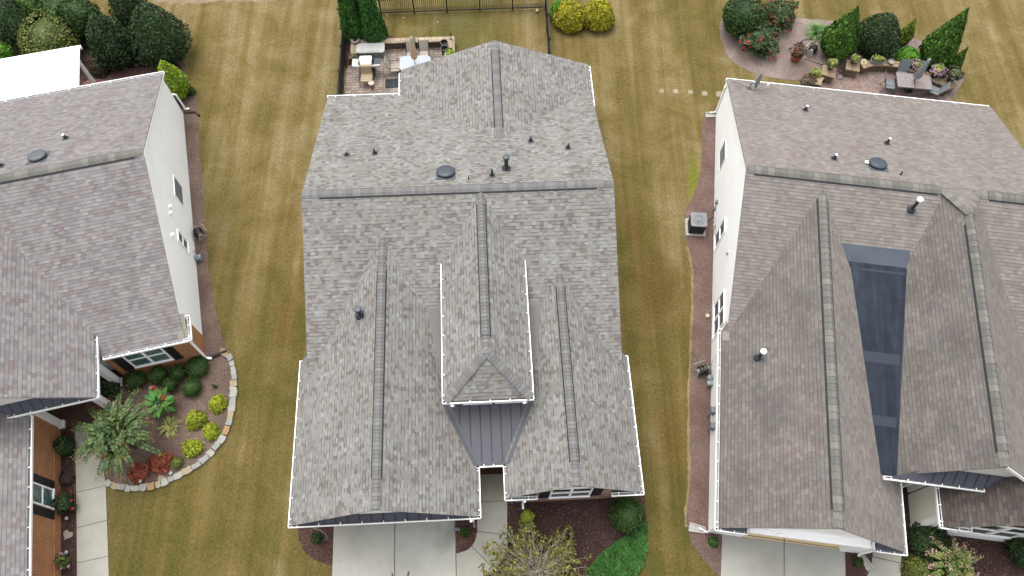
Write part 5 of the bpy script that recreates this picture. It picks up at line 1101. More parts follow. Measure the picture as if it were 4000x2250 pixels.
ro, R = blob('flower_bush', 'low red and brown leaved flowering bush against the gutter edge of the right house', 'shrub', 3160, 316, 70, .6, 'round', 'begonia', 900, .06, lump=.2, clumps=22); blooms(ro, R, .6, .04, 16, 'scarlet', .05)
blob('flower_bush', 'yellow green trailing plant beside the left wall pillar', 'plant', 3186, 290, 46, .7, 'round', 'planter_leaf', 700, .055, lump=.15)
# plants by the right house front
blob('holly_shrub', 'large clipped dark ball shrub beside the cream corner of the right house', 'shrub', 3628, 2110, 150, 1.15, 'round', 'holly_dark', 3800, .055, lump=.03)
blob('holly_shrub', 'dark ball shrub cut by the right frame edge below the front windows', 'shrub', 4010, 2140, 150, 1.2, 'round', 'holly_dark', 3400, .055, lump=.03)
blob('shrub', 'low yellowing green shrub at the bottom edge beside the pale blossom tree', 'shrub', 3602, 2232, 130, .8, 'mound', 'shrub_olive', 2200, .055, lump=.08)
blob('boxwood', 'small round bush in the mulch left of the right driveway', 'shrub', 2787, 2116, 40, .4, 'round', 'shrub_mid', 700, .04, tr=.02)
blob('boxwood', 'small round bush in the mulch island beside the white splash block', 'shrub', 3353, 2196, 40, .42, 'round', 'boxwood', 700, .04, tr=.02)
blob('flower_bush', 'little rusty brown plant between splash block and walkway', 'plant', 3396, 2168, 24, .3, 'mound', 'begonia', 260, .05, tr=.015)

# ------------------------------------------------------------------ fences
def fence(name, label, p, q, n, h=1.3, post_r=.04):
    p, q = Vector(p), Vector(q); root = thing(name, label, 'fence', p); d = q-p; Lh = d.length; d.normalize(); s = Vector((-d.y, d.x, 0))
    for k in range(n+1):
        c = d*(Lh*k/n); mb = MB(); mb.obox(c-d*post_r, c+d*post_r, s, -post_r, post_r, 0, h+.05); mb.lathe([(post_r*1.6, h+.05), (post_r*1.2, h+.09), (.001, h+.11)], 4, c); mb.build('post', M['iron'], root, uv=False)
    for k in range(n):
        a, b = d*(Lh*k/n+post_r), d*(Lh*(k+1)/n-post_r); mb = MB()
        for z in (.12, h-.28, h-.06): mb.obox(a, b, s, -.02, .02, z, z+.045)
        m = int((b-a).length/.105)
        for j in range(1, m):
            c = a.lerp(b, j/m); mb.obox(c-d*.013, c+d*.013, s, -.011, .011, .05, h+(.0 if j % 2 else .03))
        m2 = m*2
        for j in range(1, m2, 2):
            c = a.lerp(b, j/m2); mb.obox(c-d*.011, c+d*.011, s, -.010, .010, .05, .42)
        mb.build('picket_panel', M['iron'], root, uv=False)
    return root
fence('metal_fence', 'black metal picket fence along the back of the middle yard', PC(-7.05, 31.82), PC(3.64, 31.9), 6)
fence('metal_fence', 'black metal fence along the left side of the paver patio', PC(-7.14, 25.2), PC(-7.05, 31.74), 4)
fence('metal_fence', 'black metal fence running from the back corner to the right rear of the house', PC(3.56, 25.3), PC(3.64, 31.82), 4)

# ------------------------------------------------------------------ patio of the middle house
rw = thing('retaining_wall', 'low block garden wall with pale cap stones around the paver patio', 'wall', PC(0, 0), YAW['c'])
mb = MB(); mb.box(-6.70, -1.36, 29.36, 29.60, 0, .47); mb.box(-6.70, -6.44, 28.45, 29.36, 0, .47); mb.box(-1.64, -1.36, 27.9, 29.36, 0, .47); mb.build('block_face', M['wall_block'], rw)
for nm, bx in (('cap', (-6.74, -1.32, 29.30, 29.62)), ('cap', (-6.74, -6.40, 28.38, 29.295)), ('cap', (-1.68, -1.32, 27.88, 29.295))):
    mb = MB(); mb.box(bx[0], bx[1], bx[2], bx[3], .475, .55); mb.build('cap_stones', M['cap_block'], rw, bevel=.01)
mb = MB(); mb.box(-6.82, -6.36, 28.3, 28.66, 0, .56); mb.build('pillar', M['wall_block'], rw)
def boxthing(*a): pass
t = thing('storage_box', 'large pale plastic storage box with a rounded white lid in the patio corner', 'storage box', PC(-5.70, 29.0), YAW['c'])
def rbox(mb, hx, hy, z0, z1, r, t0=1.0, t1=1.0, n=5, mi=0, crown_=0):
    ring = []
    for cx_, cy_, a0 in ((hx-r, hy-r, 0), (-hx+r, hy-r, 90), (-hx+r, -hy+r, 180), (hx-r, -hy+r, 270)):
        for k in range(n+1):
            a = math.radians(a0+90*k/n); ring.append((cx_+r*math.cos(a), cy_+r*math.sin(a)))
    m = len(ring); vs = [(x*t0, y*t0, z0) for x, y in ring]+[(x*t1, y*t1, z1) for x, y in ring]; fs = [(k, (k+1) % m, (k+1) % m+m, k+m) for k in range(m)]
    mb.add(vs, fs+[tuple(range(m-1, -1, -1)), tuple(range(m, 2*m))], mi)
    if crown_: mb.add([(x*t1, y*t1, z1) for x, y in ring]+[(x*t1*.8, y*t1*.8, z1+crown_) for x, y in ring], [(k, (k+1) % m, (k+1) % m+m, k+m) for k in range(m)]+[tuple(range(m, 2*m))], mi)
mb = MB(); rbox(mb, .68, .30, .03, .50, .08, .96, 1.0)
for k in range(7): rbox(mb, .685, .305, .06+.06*k, .085+.06*k, .08, .97+.005*k, .97+.005*k)
M['box_body'] = plain('grey_green_plastic', C8(160, 164, 152), .6, .3, var=.1); mb.build('body', M['box_body'], t, uv=False)
mb = MB(); rbox(mb, .73, .33, .50, .56, .14, 1.0, 1.0, crown_=.05); mb.build('lid', M['white_dirty'], t, uv=False)
mb = MB(); rbox(mb, .71, .33, 0, .03, .1); mb.build('base', M['white_dirty'], t, uv=False)
t = thing('grill', 'gas grill with steel hood, side shelves and dark cabinet on the patio', 'grill', PC(-5.84, 27.84), YAW['c'])
mb = MB(); mb.box(-.36, .36, -.24, .24, .06, .74); mb.build('cabinet', M['pot_dark'], t, uv=False, bevel=.01)
mb = MB(); mb.prism([(-.30, -.26, .80), (-.30, .24, .80), (-.30, .26, .98), (-.30, .10, 1.10), (-.30, -.12, 1.06), (-.30, -.26, .92)], (.60, 0, 0)); hd = mb.build('hood', M['silver_bright'] if 'silver_bright' in M else M['white_dirty'], t, uv=False, bevel=.015)
mb = MB(); mb.tube([(-.22, -.30, .92), (.22, -.30, .92)], .014, 8); mb.lathe([(.05, 0), (.05, .012), (.001, .014)], 14, (0, .0, 1.085)); mb.build('handle', M['silver'], hd, uv=False)
for x in (-.335, .305):
    mb = MB(); mb.prism([(x, -.26, .80), (x, .26, .80), (x, .27, 1.0), (x, .10, 1.13), (x, -.13, 1.09), (x, -.28, .93)], (.03, 0, 0)); mb.build('hood_end', M['plastic_black'], t, uv=False)
mb = MB(); mb.box(-.72, -.37, -.22, .20, .80, .84); mb.build('side_shelf', M['white_dirty'], t, uv=False, bevel=.01)
mb = MB(); mb.box(.37, .74, -.22, .22, .80, .84); mb.build('side_shelf', M['vent_blue'], t, uv=False, bevel=.01)
mb = MB(); mb.prism([(-.74, -.24, .78), (-.66, -.34, .78), (.66, -.34, .78), (.76, -.24, .78)], (0, 0, .10)); cp = mb.build('control_panel', M['white_dirty'], t, uv=False)
for k in range(4):
    mb = MB(); mb.tube([(-.42+.24*k, -.34, .83), (-.42+.24*k, -.37, .83)], .025, 10); mb.build('knob', M['silver'], cp, uv=False)
def sling_chair(name, label, loc, rz, fabric, frame, cat='chair', group=None, back=.62, cushion=False, w_=.52):
    t = thing(name, label, cat, loc, rz, group); h = w_/2
    if cushion:
        mb = MB(); mb.box(-h+.04, h-.04, -.30, .22, .38, .47)
        for k in range(4): mb.box(-h+.04, h-.04, -.30+.13*k, -.19+.13*k, .47, .485)
        mb.build('seat', M[fabric], t, uv=False, bevel=.02)
        mb = MB(); mb.hexa([(x, y+q, z) for z, y in ((.44, .20), (.95, .32)) for q in (0, .07) for x in (-h+.05, h-.05)]); mb.build('backrest', M[fabric], t, uv=False, bevel=.02)
        mb = MB(); mb.hexa([(x, y+q, z) for z, y in ((.76, .235), (.94, .275)) for q in (0, .07) for x in (-h+.09, h-.09)]); mb.build('headrest', M[fabric], t, uv=False, bevel=.02)
    else:
        mb = MB(); mb.slab([(-h, -.24, .43), (h, -.24, .43), (h, .22, .40), (-h, .22, .40)], .02); mb.build('seat', M[fabric], t, uv=False)
        mb = MB(); mb.hexa([(x, y+q, z) for z, y in ((.41, .22), (.41+back, .44)) for q in (0, .018) for x in (-h, h)]); mb.build('backrest', M[fabric], t, uv=False)
    for s in (-1, 1):
        x = s*(h+.015); mb = MB()
        mb.tube([(x, -.30, .02), (x, -.26, .40), (x, -.22, .60), (x, .20, .63), (x, .30, .58)], .015, 6); mb.build('armrest', M[frame], t, uv=False)
        mb = MB(); mb.tube([(x, .34, .02), (x, .20, .40), (x, .30, .62), (x, .46, .44+back)], .015, 6); mb.build('leg', M[frame], t, uv=False)
    mb = MB(); mb.tube([(-h, -.25, .41), (h, -.25, .41)], .014, 6); mb.build('stretcher', M[frame], t, uv=False)
    return t
yc = YAW['c']
sling_chair('lounge_chair', 'black framed chair with ribbed tan cushions in front of the grill', PC(-5.86, 27.16), yc, 'cushion', 'iron', cushion=True, w_=.66)
sling_chair('patio_chair', 'beige sling chair at the left end of the glass table', PC(-4.42, 27.78), yc+math.pi/2, 'sling', 'iron')
sling_chair('patio_chair', 'beige high back chair behind the table, left of the tan umbrella', PC(-3.60, 28.56), yc, 'sling', 'iron', back=.52, w_=.46)
sling_chair('patio_chair', 'beige high back chair behind the table, right of the tan umbrella', PC(-2.93, 28.60), yc, 'sling', 'iron', back=.54, w_=.46)
sling_chair('patio_chair', 'beige chair at the right table end, mostly hidden by the roof edge', PC(-2.22, 27.9), yc-math.pi/2, 'sling', 'iron')
t = thing('patio_table', 'frosted glass patio table with a hole for the tan umbrella', 'table', PC(-3.36, 27.76), yc)
mb = MB(); rbox(mb, .78, .46, .70, .715, .16); mb.build('tabletop', M['frost'], t, uv=False)
mb = MB()
mb.tube([(-.64, -.46, .70), (.64, -.46, .70), (.78, -.32, .70), (.78, .32, .70), (.64, .46, .70), (-.64, .46, .70), (-.78, .32, .70), (-.78, -.32, .70), (-.64, -.46, .70)], .016, 6); mb.build('table_rim', M['white_dirty'], t, uv=False)
for sx in (-1, 1):
    for sy in (-1, 1):
        mb = MB(); mb.tube([(sx*.60, sy*.34, .69), (sx*.5, sy*.27, .35), (sx*.62, sy*.38, .02)], .016, 6); mb.build('leg', M['iron'], t, uv=False)
def umbrella(name, label, loc, h, z0, mat, r=.16):
    t = thing(name, label, 'umbrella', loc); mb = MB(); mb.tube([(0, 0, .05), (0, 0, h)], .02, 8); mb.build('pole', M['frame_grey'], t, uv=False)
    mb = MB(); n = 32; vs = []; prof = ((r*.8, z0), (r*1.05, z0+.18), (r*.9, z0+.5), (r*.7, z0+.9), (r*.42, h-.12), (.05, h))
    for rr, z in prof:
        for k in range(n):
            a = 2*math.pi*k/n; q = rr*(1+.12*math.cos(8*a+z)+.06*math.sin(3*a)); vs.append((q*math.cos(a), q*math.sin(a), z+(.05*math.cos(8*a) if z == z0 else 0)))
    mb.add(vs, [(i*n+k, i*n+(k+1) % n, (i+1)*n+(k+1) % n, (i+1)*n+k) for i in range(len(prof)-1) for k in range(n)]+[tuple(range((len(prof)-1)*n, len(prof)*n))]); mb.build('canopy', M[mat], t, uv=False, smooth=True)
    mb = MB(); mb.lathe([(.05, h), (.03, h+.05), (.001, h+.08)], 10); mb.build('finial', M['white_dirty'], t, uv=False)
    mb = MB(); mb.lathe([(.24, 0), (.24, .05), (.05, .09)], 18); mb.build('foot', M['iron'], t, uv=False); return t
p = PC(-3.36, 27.72); umbrella('umbrella', 'closed tan umbrella standing through the glass patio table', p, 2.6, 1.12, 'umb_tan')
t = thing('side_table', 'small round pink topped side table by the cushioned chair', 'side table', PC(-5.62, 26.78))
mb = MB(); mb.lathe([(.001, .42), (.15, .42), (.155, .44), (.15, .46), (.001, .465)], 22); mb.build('tabletop', M['pink'], t, uv=False)
mb = MB(); mb.lathe([(.10, 0), (.09, .03), (.03, .06), (.03, .36), (.08, .42)], 12); mb.build('pedestal', M['terracotta'], t, uv=False)
mb = MB(); mb.slab([(-.44, -.29, .014), (.44, -.29, .014), (.44, .29, .014), (-.44, .29, .014)], .012); o = mb.build('door_mat', M['mat'], uv=False); o.location = PC(-4.52, 27.05, .024); o.rotation_euler.z = yc+.04; tag(o, 'dark patterned door mat on the pavers beside the rear wing gutter', 'mat')
for x, y, lab in ((-1.86, 29.02, 'tall dark planter pot against the block wall, rear one of two'), (-1.84, 28.62, 'tall dark planter pot in front of the other dark pot')):
    t = thing('planter', lab, 'planter', PC(x, y), 0, 'tall dark planters on the patio'); mb = MB(); mb.lathe([(.13, 0), (.19, .72), (.21, .74), (.21, .78), (.17, .78), (.165, .62)], 24); mb.build('pot', M['pot_dark'], t, uv=False)
    mb = MB(); mb.lathe([(.166, .60), (.10, .63), (.001, .64)], 20); mb.build('soil', M['soil'], t, uv=False)
t = thing('potted_plant', 'lime green leafy plant in a white pot beside the rear roof edge', 'potted plant', PC(-1.62, 28.42))
mb = MB(); mb.lathe([(.12, 0), (.17, .34), (.18, .36), (.15, .36), (.14, .3), (.001, .3)], 20); mb.build('pot', M['white_dirty'], t, uv=False)
crown(t, .30, .45, .3, 'round', 'lime', 520, .11, lump=.15, core=.5, name='foliage')
t = thing('planter_bowl', 'round stone bowl with brown soil on the wall corner under the arborvitae', 'planter', PC(-6.5, 29.46, .55)); mb = MB(); mb.lathe([(.10, 0), (.22, .12), (.24, .16), (.21, .16), (.19, .11)], 24); mb.build('bowl', M['beige_plastic'], t, uv=False); mb = MB(); mb.lathe([(.19, .10), (.001, .12)], 20); mb.build('soil', M['soil'], t, uv=False)
t = thing('wall_ornament', 'small pale blue ornament on the cap stones behind the umbrella', 'ornament', PC(-3.42, 29.45, .55)); mb = MB(); mb.lathe([(.06, 0), (.07, .02), (.05, .06), (.001, .07)], 10); mb.build('base', M['pot_blue'], t, uv=False); mb = MB(); mb.lathe([(.03, .06), (.045, .1), (.001, .14)], 8); mb.build('globe', M['vent_blue'], t, uv=False)
t = thing('garden_lantern', 'little bronze lantern post on the right corner of the block wall', 'lantern', PC(-1.5, 29.42, .55)); mb = MB(); mb.lathe([(.06, 0), (.05, .03), (.015, .05), (.012, .3)], 12); mb.build('post', M['bronze'], t, uv=False); mb = MB(); mb.lathe([(.03, .3), (.05, .34), (.05, .42), (.001, .48)], 12); mb.build('lamp', M['bronze'], t, uv=False)
t = thing('succulent_dish', 'tiny pale succulent dish on the left wall pillar beside the fence', 'ornament', PC(-6.58, 28.48, .56)); mb = MB(); mb.lathe([(.05, 0), (.09, .05), (.07, .05), (.001, .04)], 14); mb.build('dish', M['beige_plastic'], t, uv=False); crown(t, .08, .09, .04, 'mound', 'yucca_leaf', 60, .05, core=0, name='succulent')
for (u, v), r, lab in (((1513, 66), .05, 'small yellow ball nearest the black back fence'), ((1579, 73), .045, 'small yellow ball, middle one of three in the grass'), ((1710, 89), .04, 'small pale ball closest to the block wall'), ((2098, 47), .10, 'larger cream ball by the corner of the black fence')):
    mb = MB(); mb.lathe([(.001, 0), (r*.7, r*.3), (r, r), (r*.7, r*1.7), (.001, r*2)], 14); o = mb.build('ball', M['cream'], uv=False, smooth=True); o.location = at(u, v); tag(o, lab, 'ball')

# ------------------------------------------------------------------ right back garden: wall, pots, table
def arc_wall(root, pts, h, w_, cap=.07):
    P = smooth_line(pts, 8); n = len(P); A, B = [], []
    for i, p in enumerate(P):
        d = (P[min(i+1, n-1)]-P[max(i-1, 0)]).normalized(); s = Vector((-d.y, d.x, 0)); A.append(p+s*w_/2); B.append(p-s*w_/2)
    mb = MB(); Z = Vector((0, 0, 1))
    for i in range(n-1): mb.hexa([A[i], A[i+1], B[i], B[i+1], A[i]+Z*h, A[i+1]+Z*h, B[i]+Z*h, B[i+1]+Z*h])
    mb.build('block_face', M['wall_block_tan'], root); mb = MB()
    for i in range(n-1):
        a0, a1, b0, b1 = (A[i]+(A[i]-B[i])*.12, A[i+1]+(A[i+1]-B[i+1])*.12, B[i]-(A[i]-B[i])*.12, B[i+1]-(A[i+1]-B[i+1])*.12)
        g = .02; mb.hexa([a0.lerp(a1, g)+Z*h, a1+Z*h, b0.lerp(b1, g)+Z*h, b1+Z*h, a0.lerp(a1, g)+Z*(h+cap), a1+Z*(h+cap), b0.lerp(b1, g)+Z*(h+cap), b1+Z*(h+cap)])
    mb.build('cap_stones', M['cap_block_tan'], root)
def zt(u, v, z): p = at(u, v, z); return Vector((p.x, p.y, 0))
rw = thing('retaining_wall', 'curved tan block wall with square pillars around the mauve paver patio', 'wall', (0, 0, 0))
arc_wall(rw, [zt(3366, 258, .5), zt(3400, 248, .5), (zt(3450, 246, .5)), zt(3500, 251, .5), zt(3545, 263, .5), zt(3600, 284, .5), zt(3650, 309, .5), zt(3672, 322, .5)], .46, .32)
arc_wall(rw, [zt(3196, 332, .4), zt(3200, 312, .42), zt(3212, 296, .45)], .36, .26)
for (u, v), a in (((3238, 278), .35), ((3332, 256), .25), ((3702, 326), -.5)):
    c = zt(u, v, .58); mb = MB(); d = Vector((math.cos(a), -math.sin(a), 0)); s = Vector((math.sin(a), math.cos(a), 0))
    mb.obox(c-d*.30, c+d*.30, s, -.28, .28, 0, .5); mb.build('pillar', M['wall_block_tan'], rw); mb = MB(); mb.obox(c-d*.35, c-d*.005, s, -.33, .33, .5, .58); mb.obox(c+d*.005, c+d*.35, s, -.33, .33, .5, .58); mb.build('pillar_cap', M['cap_block_tan'], rw)
def potted(name, label, loc, pot, r, h, leafm, cr, ch, n, leaf, bloom=None, nb=14, box=None):
    t = thing(name, label, 'potted plant', loc, random.uniform(0, 1)); mb = MB()
    if box:
        mb.box(-box[0], box[0], -box[1], box[1], 0, h); mb.box(-box[0]-.02, box[0]+.02, -box[1]-.02, box[1]+.02, h-.04, h); t.rotation_euler.z = box[2]
    else: mb.lathe([(r*.7, 0), (r*.95, h*.85), (r*1.08, h*.86), (r*1.08, h), (r*.92, h), (r*.85, h*.85), (.001, h*.84)], 22)
    mb.build('pot', M[pot], t, uv=False); _, R = crown(t, cr, ch, h*.85, 'round', leafm, n, leaf, lump=.16, core=.55, clumps=20, name='foliage', sx=1.0 if not box else box[0]/cr*1.1, sy=1.0 if not box else .7)
    if bloom: blooms(t, R, h*.85+ch, h*.85, nb, bloom, .06)
    return t
potted('potted_plant', 'terracotta pot with red and green foliage beside the hose reel', at(3103, 236), 'terracotta', .27, .42, 'begonia', .42, .75, 900, .07, 'scarlet', 18)
potted('potted_plant', 'green pot of yellow green foliage on the left wall pillar', zt(3241, 268, .6)+Vector((0, 0, .58)), 'pot_green', .16, .28, 'planter_leaf', .27, .42, 520, .06)
potted('potted_plant', 'green pot with white flowers on the second wall pillar', zt(3333, 244, .6)+Vector((0, 0, .58)), 'pot_green', .16, .24, 'planter_leaf', .23, .30, 420, .06, 'white_bloom', 12)
potted('potted_plant', 'pale blue trough of green plants on the curved wall', zt(3422, 242, .55)+Vector((0, 0, .53)), 'pot_blue', .2, .2, 'planter_leaf', .3, .26, 420, .06, box=(.30, .11, -.12))
potted('potted_plant', 'teal trough of pink petunias on the curved wall behind the grey umbrella', zt(3574, 262, .6)+Vector((0, 0, .53)), 'pot_green', .2, .2, 'planter_leaf', .3, .26, 320, .06, 'pink_bloom', 34, box=(.32, .12, -.45))
potted('potted_plant', 'large mound of pink petunias on the right part of the curved wall', zt(3652, 290, .7)+Vector((0, 0, .53)), 'pot_dark', .18, .25, 'planter_leaf', .36, .55, 560, .06, 'pink_bloom', 60)
potted('potted_plant', 'dark pot of wilted mauve flowers on the end pillar', zt(3712, 312, .65)+Vector((0, 0, .58)), 'pot_dark', .2, .36, 'rose_leaf', .42, .55, 640, .06, 'mauve_bloom', 26)
t = thing('planter', 'empty tan clay bowl on the curved wall below the lime shrub', 'planter', zt(3478, 246, .55)+Vector((0, 0, .53))); mb = MB(); mb.lathe([(.07, 0), (.15, .13), (.165, .15), (.14, .15), (.12, .11), (.001, .1)], 18); mb.build('bowl', M['beige_plastic'], t, uv=False)
t = thing('garden_disc', 'round cream patterned disc leaning on the curved wall', 'ornament', zt(3373, 245, .5)+Vector((0, 0, .54))); mb = MB(); mb.lathe([(.001, .0), (.16, .0), (.17, .02), (.15, .035), (.001, .03)], 24); o = mb.build('disc', M['cream'], t, uv=False); mb = MB(); mb.lathe([(.07, .033), (.07, .04), (.045, .04), (.045, .033)], 20, cap=False); mb.build('ring', M['soil'], t, uv=False); t.rotation_euler = (.45, 0, 0)
yr = YAW['r']
t = thing('patio_table', 'grey tile topped table in two halves on the mauve pavers', 'table', at(3546, 352), yr+.02)
for sx in (-1, 1):
    mb = MB(); mb.box(sx*.02 if sx > 0 else -.86, .86 if sx > 0 else -.02, -.46, .46, .69, .72); o = mb.build('tabletop', M['tile_grey'], t, uv=False, bevel=.006)
    mb = MB(); mb.box(sx*.44-.006, sx*.44+.006, -.46, .46, .72, .722); mb.build('tile_joint', M['joint'], o, uv=False)
    for sy in (-1, 1):
        mb = MB(); mb.tube([(sx*.74, sy*.36, .69), (sx*.72, sy*.34, .02)], .025, 8); mb.build('leg', M['frame_grey'], t, uv=False)
mb = MB(); mb.box(-.88, .88, -.48, -.46, .66, .715); mb.box(-.88, .88, .46, .48, .66, .715); mb.box(-.88, -.86, -.46, .46, .66, .715); mb.box(.86, .88, -.46, .46, .66, .715); mb.build('table_rim', M['frame_grey'], t, uv=False)
umbrella('umbrella', 'closed grey umbrella standing through the tile topped table', at(3546, 352), 2.3, 1.0, 'umb_grey', .17)
for (u, v), a, lab in (((3512, 312), .0, 'grey sling chair behind the tile table, left of the grey umbrella'), ((3574, 318), -.1, 'grey sling chair behind the tile table, hidden by the grey umbrella'), ((3462, 350), 1.5, 'grey sling chair at the left end of the tile table'), ((3636, 372), -1.9, 'grey sling chair at the right end of the tile table, turned out')):
    sling_chair('patio_chair', lab, at(u, v), yr+a, 'sling_grey', 'frame_grey')
# ------------------------------------------------------------------ hose reels, boxes and small things
def hose_reel(label, loc, rz, hose='hose_dark', body='beige_plastic', s=1.0):
    t = thing('hose_reel', label, 'hose reel', loc, rz); t.scale = (s, s, s)
    for x in (-.27, .27):
        mb = MB(); mb.prism([(x-.02, -.26, .0), (x-.02, .26, .0), (x-.02, .22, .10), (x-.02, .05, .50), (x-.02, -.05, .50), (x-.02, -.22, .10)], (.04, 0, 0)); mb.build('side_frame', M[body], t, uv=False, bevel=.01)
    mb = MB(); mb.tube([(-.25, 0, .33), (.25, 0, .33)], .11, 14); mb.build('drum', M['grey_plastic'], t, uv=False)
    mb = MB(); pts = []
    for k in range(150):
        a = k*.42; x = -.20+.40*abs(((k/38) % 2)-1); r = .125+.0006*k; pts.append((x, r*math.cos(a), .33+r*math.sin(a)))
    mb.tube(pts, .014, 5); mb.build('hose_coil', M[hose], t, uv=False)
    mb = MB(); mb.tube([(.29, 0, .33), (.36, 0, .33), (.36, .14, .33), (.42, .14, .33)], .014, 6); mb.build('crank', M['plastic_black'], t, uv=False)
    mb = MB(); mb.tube([(-.27, .2, .05), (-.27, .34, .45), (.27, .34, .45), (.27, .2, .05)], .016, 6); mb.build('handle', M[body], t, uv=False); return t
hose_reel('weathered hose reel cart against the pale gable wall of the left house', at(784, 920), -.9, s=.95)
hose_reel('beige hose reel cart standing in the mulch by the white side wall', at(2738, 1455), .35)
hose_reel('white framed hose reel behind the terracotta pot in the back bed', at(3168, 208), .9, body='white_dirty')
def hose(name, label, pts, mat, r=.014):
    mb = MB(); mb.tube(smooth_line(pts, 8), r, 6); return tag(mb.build(name, M[mat], uv=False), label, 'hose')
hose('garden_hose', 'pale green hose curling from the garage to the small dark bush', [at(1225, 2064, .05), at(1250, 2072, .03), at(1270, 2085, .03), at(1277, 2098, .03), at(1270, 2108, .03), at(1258, 2112, .03)], 'hose_green', .02)
hose('garden_hose', 'thin dark hose from the wall spigot to the reel beside the left house', [HW('l', -9.82, 19.72, .42), HW('l', -9.6, 19.6, .2), at(775, 988, .03), at(784, 965, .03), at(782, 940, .1)], 'hose_dark', .012)
hose('garden_hose', 'short green hose hooked over the mulch above the beige reel', [at(2716, 1412, .03), at(2714, 1402, .03), at(2722, 1397, .03), at(2733, 1405, .03), at(2737, 1425, .1), at(2738, 1440, .3)], 'hose_green', .014)
hose('garden_hose', 'coiled dark red hose on the pale mulch beside the tall cypress', [at(3122, 168, .03), at(3140, 156, .03), at(3170, 152, .03), at(3186, 158, .03), at(3180, 168, .03), at(3164, 166, .03), at(3168, 156, .03), at(3184, 155, .03)], 'hose_red', .016)
hose('garden_hose', 'dark hose line from the reel across the bed and coiled by the wall pillar', [at(3140, 228, .03), at(3180, 242, .03), at(3222, 257, .03), at(3262, 275, .03), at(3285, 283, .04), at(3297, 298, .04), at(3285, 311, .04), at(3270, 305, .04), at(3272, 290, .04), at(3290, 284, .04), at(3302, 300, .04)], 'hose_dark', .014)
t = thing('air_conditioner', 'black air conditioning unit with grey fan top on a pad in the side mulch', 'air conditioner', at(2716, 890), -.06)
mb = MB(); rbox(mb, .36, .36, .06, .72, .07); mb.build('cabinet', M['vent_black'], t, uv=False)
for z in (.14, .24, .34, .44, .54, .64):
    pass
mb = MB(); rbox(mb, .375, .375, .72, .79, .09); mb.build('top_frame', M['grey_plastic'], t, uv=False, bevel=.012)
mb = MB(); mb.lathe([(.275, .792), (.275, .794), (.001, .7935)], 30); mb.build('fan_well', M['well_grey'], t, uv=False)
mb = MB()
for k in range(7): mb.lathe([(.05+.036*k, .80), (.058+.036*k, .80), (.058+.036*k, .806), (.05+.036*k, .806)], 30, cap=False)
for k in range(8):
    a = k*math.pi/4; mb.obox((.05*math.cos(a), .05*math.sin(a), .80), (.28*math.cos(a), .28*math.sin(a), .80), (-math.sin(a), math.cos(a), 0), -.006, .006, -.004, .004)
mb.build('fan_guard', M['grey_plastic'], t, uv=False)
mb = MB(); mb.lathe([(.001, .81), (.09, .81), (.09, .825), (.001, .83)], 20); mb.build('fan_hub', M['grey_plastic'], t, uv=False)
mb = MB(); mb.box(-.48, .46, -.46, .46, 0, .06); mb.build('pad', M['concrete_light'], t, uv=False)
mb = MB(); mb.tube([(.34, .2, .3), (.5, .26, .16), (.7, .36, .3), (.80, .42, .42)], .03, 8); mb.build('refrigerant_line', M['pot_dark'], t, uv=False)
mb = MB(); mb.lathe([(.085, 0), (.095, .05), (.095, .10), (.07, .12), (.001, .125)], 18); o = mb.build('white_cap', M['cream'], uv=False); o.location = at(2762, 1236); tag(o, 'round cream drain cap in the side mulch near the double window', 'drain cap')
t = thing('gas_meter', 'grey green gas meter against the white side wall below the hose reel', 'gas meter', at(2766, 1488)); mb = MB(); mb.lathe([(.001, .25), (.10, .27), (.15, .36), (.12, .48), (.001, .52)], 14); mb.build('regulator', M['meter_grey'], t, uv=False); mb = MB(); rbox(mb, .13, .10, .0, .0001, .03); mb = MB(); mb.box(-.15, .13, -.32, -.12, .18, .45); mb.build('meter_body', M['pot_blue'], t, uv=False, bevel=.03); mb = MB(); mb.tube([(0, 0, .02), (0, 0, .3)], .02, 8); mb.tube([(0, -.05, .3), (.2, .0, .45), (.24, .1, .4)], .018, 8); mb.build('pipe', M['meter_grey'], t, uv=False)
t = thing('valve_box', 'small blue grey utility meter standing in the mulch below the left house spigot', 'utility box', at(780, 1012), .2); mb = MB(); mb.box(-.13, .13, -.14, .10, .02, .30); mb.build('body', M['pot_blue'], t, uv=False, bevel=.03); mb = MB(); mb.lathe([(.07, .30), (.08, .34), (.001, .37)], 14); mb.build('dial', M['grey_plastic'], t, uv=False)
def splash(label, loc, rz, ln=.75, w0=.16, w1=.28):
    t = thing('splash_block', label, 'splash block', loc, rz); mb = MB(); mb.slab([(0, -w0/2, .04), (ln, -w1/2, .025), (ln, w1/2, .025), (0, w0/2, .04)], .02); mb.build('trough', M['concrete_light'], t, uv=False)
    for s in (-1, 1):
        mb = MB(); mb.hexa([(x, s*(w/2)+q*s, z) for z in (.0, .10) for q in (0, .025) for x, w in ((0, w0), (ln, w1))]); mb.build('rim', M['white_dirty'], t, uv=False)
    mb = MB(); mb.box(-.02, 0, -w0/2, w0/2, 0, .11); mb.build('rim', M['white_dirty'], t, uv=False)
splash('long grey white splash block under the front corner of the right house', at(2752, 2072), math.pi-.22, .62, .20, .30)
splash('white splash block at the rear corner of the right house', at(2798, 452), math.pi, .55, .2, .26)
splash('white splash block in the mulch island beside the garage', at(3362, 2166), -1.15, .62, .18, .24)
def drain(label, pts, mat, r=.055, name='drain_pipe'):
    mb = MB(); P = smooth_line(pts, 10); rr = [r*(1+.10*(i % 2)) for i in range(len(P))]; mb.tube(P, rr, 10); return tag(mb.build(name, M[mat], uv=False), label, 'drain pipe')
drain('brown corrugated drain pipe across the mulch at the rear corner of the left house', [at(718, 437, .07), at(735, 438, .06), at(760, 437, .06), at(770, 443, .06), at(777, 452, .06)], 'brown_drain', .06)
